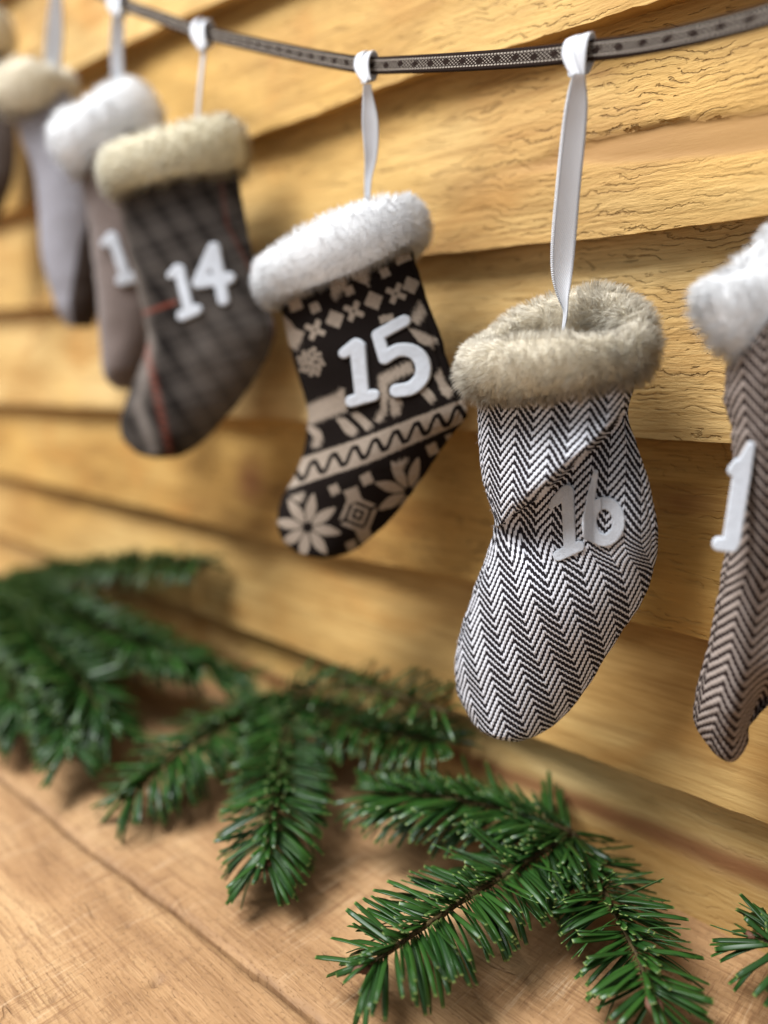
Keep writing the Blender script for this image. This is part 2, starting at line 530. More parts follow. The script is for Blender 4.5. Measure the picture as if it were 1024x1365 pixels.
wall_mats = [mat_wall("plank_wood_%s" % n, *PAL[i], i * 2.3 + 1) for i, n in enumerate(("honey", "ochre", "pale"))]
mat_pick = [0, 1, 2, 0, 1, 2, 0, 1, 2]
thick = [0.011, 0.011, 0.012, 0.013, 0.013, 0.009, 0.009, 0.009, 0.009]
for k in range(len(ez)):
    zb = ez[k]
    zt = (ez[k - 1] if k > 0 else zb + pitch) + 0.012
    if k == len(ez) - 1:
        zt = ez[k - 1] + 0.012
    th = thick[k]
    f = np.linspace(1, 0, NZ)
    F_, X_ = np.meshgrid(f, np.arange(NX), indexing='ij')
    z = zb[X_] + (zt[X_] - zb[X_]) * F_
    yb = Y_FRONT if k < len(ez) - 1 else -0.010
    y = yb + (Y_TOP - yb) * F_
    x = XS[X_]
    P = np.stack([x.ravel(), y.ravel() * 0 + k * 0.37, z.ravel()], 1)
    amp = np.clip((1 - F_.ravel()) * 8, 0, 1) * np.clip((1.0 - F_.ravel()) * 5, 0, 1)
    dy = (0.0006 * vnoise(P, (9, 1, 35), k) + 0.00045 * vnoise(P, (45, 1, 170), k + 3, 3)) * amp
    dark_mark = np.zeros(len(P)); smooth = np.zeros(len(P))
    px, py = project(np.stack([P[:, 0], y.ravel(), P[:, 2]], 1))
    if k == 4:      # flat planed band across the wide plank
        cpx = np.array([560, 700, 800, 900, 1024, 1400]); top = np.array([250, 213, 180, 158, 140, 96]); bot = np.array([262, 232, 222, 216, 203, 175])
        t_, b_ = np.interp(px, cpx, top), np.interp(px, cpx, bot)
        wv = 4 * vnoise(P, (90, 1, 1), 5)
        m = np.clip((py - t_ - wv) / 4, 0, 1) * np.clip((b_ + wv - py) / 9, 0, 1) * np.clip((px - 600) / 160, 0, 1) * (P[:, 0] < 0.3)
        smooth = np.maximum(smooth, m)
        dy += 0.0017 * m
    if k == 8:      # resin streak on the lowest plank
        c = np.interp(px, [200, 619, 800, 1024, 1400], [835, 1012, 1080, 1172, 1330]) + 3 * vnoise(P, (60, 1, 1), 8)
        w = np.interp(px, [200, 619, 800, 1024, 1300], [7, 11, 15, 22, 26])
        dark_mark = np.maximum(dark_mark, np.clip(1.3 - np.abs(py - c) / w, 0, 1) * 0.85)
    if k == 6:
        d = np.hypot((px - 334) / 20, (py - 640) / 34)
        dark_mark = np.maximum(dark_mark, np.clip(1.25 - d, 0, 1) * 0.75)
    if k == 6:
        d = np.hypot((px - 905) / 62, (py - 668) / 26) + 0.35 * vnoise(P, (70, 1, 160), 31, 3)  # soft brown patch, wider than tall, darkest at its centre
        dark_mark = np.maximum(dark_mark, np.clip(1.1 - d, 0, 1) * 0.40)
    if k == 4:
        d = np.hypot((px - 800) / 30, (py - 98) / 14)
        dark_mark = np.maximum(dark_mark, np.clip(1.1 - d, 0, 1) * 0.35)
    y = y.ravel() + dy
    front = np.stack([x.ravel(), y, z.ravel()], 1)
    rows = [front.reshape(NZ, NX, 3)]
    last = rows[0][-1]
    for q in (0.04, 0.35, 0.7, 1.0):
        r = last.copy(); r[:, 1] += th * q; r[:, 2] += 0.0006 * vnoise(np.stack([XS, np.full(NX, q * 5 + k), XS * 0], 1), (120, 1, 1), k) * (q > 0.1) + 0.002 * q
        rows.append(r[None])
    r = rows[0][0].copy(); r[:, 1] = last[:, 1] + th; r[:, 1] = np.maximum(r[:, 1], Y_TOP + 0.006); rows.append(r[None])
    G = np.concatenate(rows)
    me = mesh_np("plank", G.reshape(-1, 3), [grid_faces(len(G), NX, wrap_r=True)])
    pad = (len(G) - NZ) * NX
    attr_f(me, "dark_mark", np.r_[dark_mark, np.zeros(pad)])
    band = smooth.copy()
    base_sm = [0.3, 0.3, 0.35, 0.35, 0.1, 0.0, 0.45, 0.8, 0.88][k]
    reg = np.clip(base_sm + 0.5 * vnoise(P, (7, 1, 18), k + 21), 0, 0.95)
    attr_f(me, "band", np.r_[band, np.full(pad, 0.25)])
    attr_f(me, "smooth", np.r_[np.maximum(smooth, reg), np.full(pad, 0.5)])
    for e in me.edges: pass
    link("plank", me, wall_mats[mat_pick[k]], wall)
    me.set_sharp_from_angle(angle=math.radians(50))

# ------------------------------------------------------------------ table
table = empty("wooden_table")
tag(table, "pale brown rough wooden table top of two wide worn boards below the wall", "table", kind="thing")
tm = mat_table()
J = np.array([on_z(px, py, 0.0) for px, py in [(0, 1036), (122, 1134), (200, 1190), (270, 1243), (340, 1298), (414, 1353)]])
A = np.polyfit(J[:, 0], J[:, 1], 1)
def joint_y(x, s):
    P = np.stack([x, x * 0, x * 0], 1)
    b = np.where((x > J[:, 0].min()) & (x < J[:, 0].max()), np.interp(x, np.sort(J[:, 0]), J[np.argsort(J[:, 0]), 1]), A[0] * x + A[1])
    return b + 0.0007 * vnoise(P, (70, 1, 1), 3, 3) + s * (0.0006 + 0.0006 * np.clip(vnoise(P, (45, 1, 1), 6 + s, 2) + 0.2, 0, 1))
xs = np.r_[np.linspace(-1.35, -0.62, 140, endpoint=False), np.linspace(-0.62, 0.06, 760, endpoint=False), np.linspace(0.06, 0.42, 70)]
NB, NW = len(xs), 150
for name_i, (side, yo) in enumerate(((1, -0.002), (-1, -0.72))):
    t = np.linspace(0, 1, NW) ** 1.7
    jy = joint_y(xs, side)
    T, XI = np.meshgrid(t, np.arange(NB), indexing='ij')
    y = jy[XI] + (yo - jy[XI]) * T
    x = xs[XI]
    P = np.stack([x.ravel(), y.ravel(), np.full(x.size, name_i * 2.0)], 1)
    dist = np.abs(y - jy[XI]).ravel()
    z = 0.0004 * vnoise(P, (20, 30, 1), 4 + name_i) + 0.0002 * vnoise(P, (90, 160, 1), 7, 3)
    z = z - 0.0022 * np.exp(-dist / 0.0012) * (0.5 + 0.8 * np.clip(vnoise(P, (30, 8, 1), 2) + 0.4, 0, 1)) - 0.0003 * np.exp(-dist / 0.008)
    if side < 0: z += 0.0002
    px, py = project(np.stack([P[:, 0], P[:, 1], np.zeros(len(P))], 1))
    dark_mark = 0.75 * np.exp(-dist / 0.0022) * np.clip(0.75 + 0.9 * vnoise(P, (25, 60, 1), 12), 0, 1)
    for (ax, ay, bx, by, w) in [(140, 1362, 268, 1262, 5), (195, 1322, 262, 1266, 6), (120, 1380, 160, 1345, 4)]:
        vx, vy = bx - ax, by - ay
        tt = np.clip(((px - ax) * vx + (py - ay) * vy) / (vx * vx + vy * vy), 0, 1)
        d = np.hypot(px - ax - tt * vx, py - ay - tt * vy)
        dark_mark = np.maximum(dark_mark, 0.6 * np.exp(-(d / (w * 0.6)) ** 2) * (side < 0) * np.clip(0.5 + vnoise(P, (160, 160, 1), 44, 2), 0, 1))
    for (ax, ay, w) in [(30, 1261, 4), (170, 1236, 4), (70, 1333, 4), (230, 1330, 4), (212, 1308, 9), (205, 1312, 6), (339, 1300, 5)]:
        d = np.hypot((px - ax), (py - ay) * 1.4)
        hole = np.exp(-(d / w) ** 2)
        dark_mark = np.maximum(dark_mark, 0.9 * hole)
        z -= 0.0012 * hole
    G = np.stack([x, y, z.reshape(x.shape)], -1)
    e0 = G[0].copy(); e0[:, 2] = -0.03
    e1 = G[-1].copy(); e1[:, 2] = -0.03
    G = np.concatenate([e0[None], G, e1[None]])
    me = mesh_np("board", G.reshape(-1, 3), [grid_faces(NW + 2, NB, wrap_r=True)])
    attr_f(me, "dark_mark", np.r_[np.full(NB, .7), dark_mark, np.full(NB, .7)])
    link("board", me, tm, table)
    me.set_sharp_from_angle(angle=math.radians(60))

# ------------------------------------------------------------------ stockings
SATIN, FELT = mat_satin(), mat_felt()

def strip_mesh(name, C, W, Nrm, thick=0.00035, na=9, curl=0.0):
    """a flat ribbon: centre line C (n,3), half width W (n), face normals Nrm (n,3)"""
    n = len(C)
    T = np.gradient(C, axis=0); T /= np.linalg.norm(T, axis=1)[:, None]
    N = Nrm - (np.sum(Nrm * T, 1))[:, None] * T
    N /= np.linalg.norm(N, axis=1)[:, None]
    S = np.cross(T, N)
    a = np.linspace(-1, 1, na)
    front = C[:, None] + S[:, None] * (W[:, None] * a)[..., None] + N[:, None] * ((thick / 2 + curl * W[:, None] * (a ** 2))[..., None])
    back = C[:, None] + S[:, None] * (W[:, None] * a[::-1])[..., None] + N[:, None] * ((-thick / 2 + curl * W[:, None] * (a[::-1] ** 2))[..., None])
    G = np.concatenate([front, back], 1)
    me = mesh_np(name, G.reshape(-1, 3), [grid_faces(n, 2 * na, wrap_c=True)])
    L = np.r_[0, np.cumsum(np.linalg.norm(np.diff(C, axis=0), axis=1))]
    aa = np.r_[a, a[::-1]]
    fab = np.stack([(W[:, None] * aa), np.repeat(L[:, None], 2 * na, 1), np.repeat(aa[None], n, 0)], -1)
    attr_v(me, "fab", fab.reshape(-1, 3))
    return me

class Frame:
    """vertical plane a stocking hangs in"""
    def __init__(self, px, py, y, yaw, lean=0.0):
        self.P0 = on_y(px, py, y)
        f = math.radians(yaw)
        self.r = np.array([math.cos(f), math.sin(f), 0])
        self.n = np.array([math.sin(f), -math.cos(f), 0])
        if lean:
            l = math.radians(lean)
            self.u = UPV * math.cos(l) + self.n * math.sin(l)
            self.n = self.n * math.cos(l) - UPV * math.sin(l)
        else:
            self.u = UPV.copy()
    def ab(self, px, py):
        P = on_plane(px, py, self.P0, self.n) - self.P0
        return np.array([P @ self.r, P @ self.u])
    def world(self, ab, off=0.0):
        ab = np.asarray(ab)
        return self.P0 + ab[..., :1] * self.r + ab[..., 1:2] * self.u + np.asarray(off)[..., None] * self.n
    def px(self, ab):
        return project(self.world(ab.reshape(-1, 2), np.zeros(len(ab.reshape(-1, 2)))))

def build_body(name, fr, rows, depth, mat, nfront, nback, nrow, parent, print_fn=None, bulge_fn=None, seed=0, wrinkle=0.0021, lean=None):
    L = np.array([fr.ab(*r[0]) for r in rows]); R = np.array([fr.ab(*r[1]) for r in rows])
    mid = (L + R) / 2
    d = np.r_[0, np.cumsum(np.linalg.norm(np.diff(mid, axis=0), axis=1) + 0.35 * np.linalg.norm(np.diff(L, axis=0), axis=1))]
    s = np.linspace(0, d[-1], nrow)
    L, R = catmull_at(L, d, s), catmull_at(R, d, s)
    for E, q_ in ((L, 1.0), (R, 2.0)):                       # stitched edges pucker a little
        E += 0.0005 * np.stack([vnoise(np.c_[s, s * 0 + q_, s * 0], (150, 1, 1), seed + q_ + i, 2) for i in range(2)], 1)
    tt = s / d[-1]
    sf = np.sin(np.linspace(-math.pi / 2, math.pi / 2, nfront)) * 0.55 + np.linspace(-1, 1, nfront) * 0.45
    sb = np.linspace(1, -1, nback + 2)[1:-1]
    sv = np.r_[sf, sb]
    sgn = np.r_[np.ones(nfront), -np.ones(nback)]
    q = (sv + 1) / 2
    AB = L[:, None] * (1 - q)[None, :, None] + R[:, None] * q[None, :, None]
    W = np.linalg.norm(R - L, axis=1) / 2
    dep = np.minimum(depth * np.ones(nrow), W * 0.85)
    prof = np.clip(1 - np.abs(sv) ** 2.2, 0, 1) ** 0.72
    off = dep[:, None] * prof[None] * sgn[None] * np.where(sgn > 0, 1.0, 0.8)[None]
    flat = AB.reshape(-1, 2)
    P3 = np.c_[flat, np.repeat((sgn * 3.3)[None], nrow, 0).ravel() + seed]
    off = off.ravel() + (wrinkle * vnoise(P3, (38, 38, 1), seed, 2)) * np.repeat(prof[None], nrow, 0).ravel()
    fab = np.c_[flat, np.zeros(len(flat))]
    px, py = fr.px(flat)
    fmask = np.repeat((sgn > 0)[None], nrow, 0).ravel() * np.repeat(prof[None], nrow, 0).ravel()
    off = off - np.repeat((0.0007 * np.exp(-((np.abs(sv) - 0.94) / 0.014) ** 2) * (sgn > 0))[None], nrow, 0).ravel()
    off0 = off.copy()
    if bulge_fn is not None:
        off = off + bulge_fn(px, py, flat) * np.clip(fmask * 2.2, 0, 1)
    V = fr.world(flat, off)
    nc = nfront + nback
    V3 = fr.world(flat, off0).reshape(nrow, nc, 3)[:, :nfront]; A2 = AB[:, :nfront]
    l3 = np.cumsum(np.linalg.norm(np.diff(V3, axis=1), axis=2), 1); l2 = np.cumsum(np.linalg.norm(np.diff(A2, axis=1), axis=2), 1)
    ex = np.c_[np.zeros(nrow), l3 - l2]
    ex = ex - ex[:, nfront // 2][:, None]
    ker = np.hanning(25); ker /= ker.sum()
    ex = np.apply_along_axis(lambda q_: np.convolve(np.pad(q_, 12, mode='edge'), ker, mode='valid'), 0, ex)
    fab = fab.reshape(nrow, nc, 3); fab[:, :nfront, 0] += ex; fab = fab.reshape(-1, 3)
    if lean is not None:                                     # the foot panel is cut at an angle to the leg
        a0, b0 = fr.ab(*lean[:2])
        dz = np.clip((b0 - fab[:, 1]) / 0.016, 0, 1)
        th_ = math.radians(lean[2]) * dz * dz * (3 - 2 * dz)
        da, db = fab[:, 0] - a0, fab[:, 1] - b0
        fab[:, 0], fab[:, 1] = da * np.cos(th_) + db * np.sin(th_) + a0, -da * np.sin(th_) + db * np.cos(th_) + b0
    side = (np.repeat(sv[None], nrow, 0).ravel() < -0.94) | (np.repeat(sgn[None], nrow, 0).ravel() < 0)
    fab[side, 0] += 0.0037; fab[side, 1] += 0.0016           # the other panel beyond the seam
    tip = V.reshape(nrow, nc, 3)[-1].mean(0)
    V = np.r_[V, tip[None]]
    last = (nrow - 1) * nc
    c = np.arange(nc)
    cap = np.stack([last + c, last + (c + 1) % nc, np.full(nc, len(V) - 1)], 1)
    me = mesh_np(name, V, [grid_faces(nrow, nc, wrap_c=True), cap])
    attr_v(me, "fab", np.r_[fab, fab[-1:]])
    if print_fn is not None:
        px, py = project(V[:-1])
        pr, ln = print_fn(px, py)
        attr_f(me, "print", np.r_[pr, 0]); attr_f(me, "line", np.r_[ln, 0])
    bm = bmesh.new(); bm.from_mesh(me); bmesh.ops.recalc_face_normals(bm, faces=bm.faces); bm.to_mesh(me); bm.free()
    o = link(name, me, mat, parent)
    bvh = BVHTree.FromPolygons([Vector(v) for v in V], [tuple(int(i) for i in f) for f in grid_faces(nrow, nc, wrap_c=True)])
    return o, bvh

def build_cuff(fr, spec, parent, mat, nstr, flen, fwid, seed):
    """furry roll: a ring of elliptical section. spec: left px, right px, half height, half depth of ring, back rise, tube half thickness"""
    (lp, rp, hh, B, rise, tw, bend) = spec
    l, r = fr.ab(*lp), fr.ab(*rp)
    c, half = (l + r) / 2, np.linalg.norm(r - l) / 2
    e1 = (r - l) / (2 * half)
    e2 = np.array([-e1[1], e1[0]])
    half -= tw
    NU, NV = 96, 32
    g = np.random.default_rng(seed)
    def ring(u, v):
        cu, su = np.cos(u), np.sin(u)
        lump = 1 + 0.10 * np.sin(2 * u + seed) + 0.07 * np.sin(3 * u + 2.1 * seed)
        a = np.sign(cu) * np.abs(cu) ** 0.85 * half
        n_ = su * B
        up = -su * rise / 2 + rise / 2 * 0 + bend(cu, su)
        # outward direction in the (e1, n) plane
        ox, on = cu * B, su * half
        l_ = np.hypot(ox, on) + 1e-9
        ox, on = ox / l_, on / l_
        rad_o, rad_u = tw * np.cos(v) * lump, hh * np.sin(v) * lump
        pa = a + ox * rad_o
        pn = n_ + on * rad_o
        pu = up + rad_u
        ab = c + pa[..., None] * e1 + pu[..., None] * e2
        return fr.world(ab, pn)
    U, Vv = np.meshgrid(np.linspace(0, 2 * np.pi, NU, endpoint=False), np.linspace(0, 2 * np.pi, NV, endpoint=False), indexing='ij')
    G = ring(U, Vv)
    me = mesh_np("cuff", G.reshape(-1, 3), [grid_faces(NU, NV, wrap_c=True, wrap_r=True)])
    attr_f(me, "along", np.full(NU * NV, 0.1)); attr_f(me, "rnd", np.full(NU * NV, 0.5))
    bm = bmesh.new(); bm.from_mesh(me); bmesh.ops.recalc_face_normals(bm, faces=bm.faces); bm.to_mesh(me); bm.free()
    attr_v(me, "nrm", np.array([v.normal for v in me.vertices]))
    cuff = link("cuff", me, mat, parent)
    # fur
    u = g.uniform(0, 2 * np.pi, nstr); v = g.uniform(0, 2 * np.pi, nstr)
    e = 1e-3
    P = ring(u, v)
    Tu = ring(u + e, v) - P; Tv = ring(u, v + e) - P
    N = np.cross(Tu, Tv); N /= np.linalg.norm(N, axis=1)[:, None]
    cen = ring(u, v + np.pi)
    N *= np.sign(np.sum(N * (P - cen), 1))[:, None]
    lay = np.stack([vnoise(P, 180, seed + i, 2) for i in range(3)], 1)
    fine = np.stack([vnoise(P, 700, seed + 5 + i, 1) for i in range(3)], 1)
    D = N + 0.75 * lay + 0.45 * fine + 0.16 * g.normal(size=(nstr, 3)) + np.array([0, 0, -0.12])
    D /= np.linalg.norm(D, axis=1)[:, None]
    ln = flen * (0.85 + 0.32 * vnoise(P, 150, seed + 11, 2) + 0.18 * vnoise(P, 420, seed + 12, 1)) * g.uniform(0.7, 1.15, nstr)
    bendv = 0.55 * lay[:, [1, 2, 0]] + 0.35 * fine[:, [2, 0, 1]] + np.array([0, 0, -0.25])
    ts = np.array([0.0, 0.45, 0.8, 1.0]); ws = np.array([1.0, 0.85, 0.55, 0.0])
    S = np.cross(D, g.normal(size=(nstr, 3))); S /= np.linalg.norm(S, axis=1)[:, None]
    wd = fwid * g.uniform(0.7, 1.3, nstr)
    verts = []; al = []
    for t_, w_ in zip(ts, ws):
        c_ = P + D * (ln * t_)[:, None] + bendv * (ln * t_ * t_ * 0.5)[:, None]
        if w_ > 0:
            verts += [c_ - S * (wd * w_ / 2)[:, None], c_ + S * (wd * w_ / 2)[:, None]]; al += [t_, t_]
        else:
            verts.append(c_); al.append(t_)
    V = np.stack(verts, 1)
    base = (np.arange(nstr) * 7)[:, None]
    q1 = base + np.array([0, 1, 3, 2]); q2 = base + np.array([2, 3, 5, 4]); t3 = base + np.array([4, 5, 6])
    me = mesh_np("fur", V.reshape(-1, 3), [np.r_[q1, q2], t3])
    attr_f(me, "along", np.repeat(np.array(al)[None], nstr, 0)); attr_f(me, "rnd", np.repeat(g.uniform(0, 1, nstr)[:, None], 7, 1))
    Dn = N * 0.7 + D * 0.45 + 0.22 * g.normal(size=(nstr, 3)); Dn /= np.linalg.norm(Dn, axis=1)[:, None]
    attr_v(me, "nrm", np.repeat(Dn[:, None], 7, 1))
    fo = link("fur", me, mat, cuff)
    fo["kind"] = "stuff"
    return cuff

def stroke_sdf(X, Y, strokes):
    d = np.full(X.shape, 1e9)
    for pts in strokes:
        for (x0, y0, r0), (x1, y1, r1) in zip(pts[:-1], pts[1:]):
            vx, vy = x1 - x0, y1 - y0
            t = np.clip(((X - x0) * vx + (Y - y0) * vy) / (vx * vx + vy * vy + 1e-9), 0, 1)
            d = np.minimum(d, np.hypot(X - x0 - t * vx, Y - y0 - t * vy) - (r0 + (r1 - r0) * t))
    return d

def build_digit(name, fr, strokes, bvh, parent, mat, thick=0.0016, lift=None, step=1.0, stiff=False):
    """felt figure cut from strokes traced in pixels, laid on the cloth"""
    strokes = [[tuple(q) for q in catmull(np.array(st_, float) * np.array([1, 1, 0.93]), 24)] if len(st_) > 4 else [(a_, b_, c_ * 0.93) for a_, b_, c_ in st_] for st_ in strokes]
    allp = np.array([p for s in strokes for p in s])
    x0, y0 = (allp[:, 0] - allp[:, 2]).min() - 3, (allp[:, 1] - allp[:, 2]).min() - 3
    x1, y1 = (allp[:, 0] + allp[:, 2]).max() + 3, (allp[:, 1] + allp[:, 2]).max() + 3
    gx, gy = np.arange(x0, x1, step), np.arange(y0, y1, step)
    X, Y = np.meshgrid(gx, gy, indexing='ij')
    D = stroke_sdf(X, Y, strokes)
    verts, key, polys = [], {}, []
    def vid(k, p):
        if k not in key:
            key[k] = len(verts); verts.append(p)
        return key[k]
    nx, ny = D.shape
    for i in range(nx - 1):
        for j in range(ny - 1):
            cs = [(i, j), (i + 1, j), (i + 1, j + 1), (i, j + 1)]
            ds = [D[c] for c in cs]
            if min(ds) > 0: continue
            poly = []
            for a in range(4):
                ca, cb, da, db = cs[a], cs[(a + 1) % 4], ds[a], ds[(a + 1) % 4]
                if da <= 0: poly.append(vid(ca, (X[ca], Y[ca])))
                if (da <= 0) != (db <= 0):
                    t = da / (da - db)
                    k = (min(ca, cb), max(ca, cb))
                    poly.append(vid(k, (X[ca] + (X[cb] - X[ca]) * t, Y[ca] + (Y[cb] - Y[ca]) * t)))
            if len(poly) >= 3: polys.append(poly)
    bm = bmesh.new()
    top, bot = [], []
    inner = stroke_sdf(np.array([v[0] for v in verts]), np.array([v[1] for v in verts]), strokes)
    base_h = []
    for (x, y) in verts:
        r_ = ray(x, y); l_ = np.linalg.norm(r_)
        hit = bvh.ray_cast(Vector(CAM), Vector(r_ / l_))
        base_h.append((r_ / l_, hit[3] if hit[0] is not None else None))
    hs = [h for _, h in base_h if h is not None]
    VA = np.array(verts)
    A_ = np.c_[VA, np.ones(len(VA))]
    ok = np.array([h is not None for _, h in base_h])
    hv = np.array([0.0 if h is None else h for _, h in base_h])
    if stiff:
        hfix = np.full(len(VA), min(hs) + 0.0012) - 0.00002 * (VA[:, 0].max() - VA[:, 0])
    else:
        co, *_ = np.linalg.lstsq(A_[ok], hv[ok], rcond=None)
        hv = np.where(ok, hv, A_ @ co)
        hfix = np.minimum(0.55 * hv + 0.45 * (A_ @ co), hv + 0.0004)     # felt is stiffer than the cloth
    for i, (r_, _) in enumerate(base_h):
        P = CAM + r_ * hfix[i] + fr.n * (lift(verts[i][0], verts[i][1]) if lift else 0.0)
        rnd = np.clip(-inner[i] / 2.2, 0, 1)
        tk = thick * (0.75 + 0.25 * math.sqrt(1 - (1 - rnd) ** 2))
        top.append(bm.verts.new(P + fr.n * tk))
        bot.append(bm.verts.new(P - fr.n * 0.0003))
    edges = {}
    for p in polys:
        try:
            bm.faces.new([top[i] for i in p]); bm.faces.new([bot[i] for i in reversed(p)])
        except ValueError:
            continue
        for a, b in zip(p, p[1:] + p[:1]):
            edges[(a, b)] = edges.get((a, b), 0) + 1
    for (a, b) in edges:
        if (b, a) not in edges:
            bm.faces.new([top[b], top[a], bot[a], bot[b]])
    bmesh.ops.recalc_face_normals(bm, faces=bm.faces)
    me = bpy.data.meshes.new(name); bm.to_mesh(me); bm.free()
    me.polygons.foreach_set("use_smooth", np.ones(len(me.polygons), dtype=bool))
    o = link(name, me, mat, parent)
    me.set_sharp_from_angle(angle=math.radians(55))
    return o

def build_ribbon(parent, pts, y_top, y_bot, face=(0.62, -0.78, 0.0)):
    """hanging loop. pts: (px, py, half width px, twist deg) from knot to cuff"""
    n = len(pts)
    ys = np.linspace(y_top, y_bot, n)
    C = np.array([on_y(p[0], p[1], y) for p, y in zip(pts, ys)])
    dep = (C - CAM) @ FW
    W = np.array([p[2] for p in pts]) * dep / F_PX
    full = np.c_[C, W, [p[3] for p in pts]]
    d = np.r_[0, np.cumsum(np.linalg.norm(np.diff(C, axis=0), axis=1))]
    S = catmull_at(full, d, np.linspace(0, d[-1], 60))
    f = np.array(face) / np.linalg.norm(face)
    side = np.cross(f, UPV)
    ang = np.radians(S[:, 4])
    N = np.cos(ang)[:, None] * f + np.sin(ang)[:, None] * side
    o1 = link("hanging_ribbon", strip_mesh("hanging_ribbon", S[:, :3], S[:, 3], N, curl=0.12), SATIN, parent)
    S2 = S[:, :3] - f * 0.0011 + side * 0.0004
    o2 = link("hanging_ribbon", strip_mesh("hanging_ribbon", S2, S[:, 3] * 0.96, N, curl=-0.1), SATIN, parent)
    return o1

def build_knot(parent, fr_pts, knot_px, y, r_cord_px, half_w_px, slant=0.0):
    """ribbon loop hitched over the trim: two wraps whose front halves run down into the knot"""
    kp = on_y(*knot_px, y - 0.0035)
    for (cx, cy, w, dk) in fr_pts:
        c = on_y(cx, cy, y)
        dep = (c - CAM) @ FW
        r = r_cord_px * dep / F_PX
        hw = w * dep / F_PX
        k = kp + RT * dk * dep / F_PX
        yv = np.array([0, 1.0, 0])
        front, upv = -yv, UPV
        path = [k - UPV * 0.0006, (k * 0.45 + (c + front * 0.0038 - UPV * r * 0.7) * 0.55), c + front * 0.0034 - upv * r * 0.1, c + front * 0.0024 + upv * r * 0.8,
                c + upv * (r + 0.0012), c - front * 0.0022 + upv * r * 0.8, c - front * 0.0026 - upv * r * 0.3,
                c - front * 0.001 - upv * (r + 0.0016), k + yv * 0.002]
        path = np.array(path)
        n = 44
        C = catmull(path, n)
        cen = c
        T = np.gradient(C, axis=0)
        ax = np.array([1.0, 0, 0])
        N = np.cross(T, ax); N /= np.linalg.norm(N, axis=1)[:, None]
        if np.dot(N[n // 3], front) < 0: N = -N
        s = np.linspace(0, 1, n)
        W = hw * np.interp(s, [0, 0.12, 0.28, 0.8, 1.0], [0.55, 0.8, 1.0, 1.0, 0.6])
        link("ribbon_loop", strip_mesh("ribbon_loop", C, W, N, thick=0.00045, curl=-0.06), SATIN, parent)

def nobend(cu, su):
    return 0.0

# --- cloth prints and painted tones (evaluated at the mesh vertices)
def in_poly(x, y, poly):
    inside = np.zeros(len(x), bool)
    n = len(poly)
    for i in range(n):
        x0, y0 = poly[i]; x1, y1 = poly[(i + 1) % n]
        cond = ((y0 > y) != (y1 > y)) & (x < (x1 - x0) * (y - y0) / (y1 - y0 + 1e-12) + x0)
        inside ^= cond
    return inside

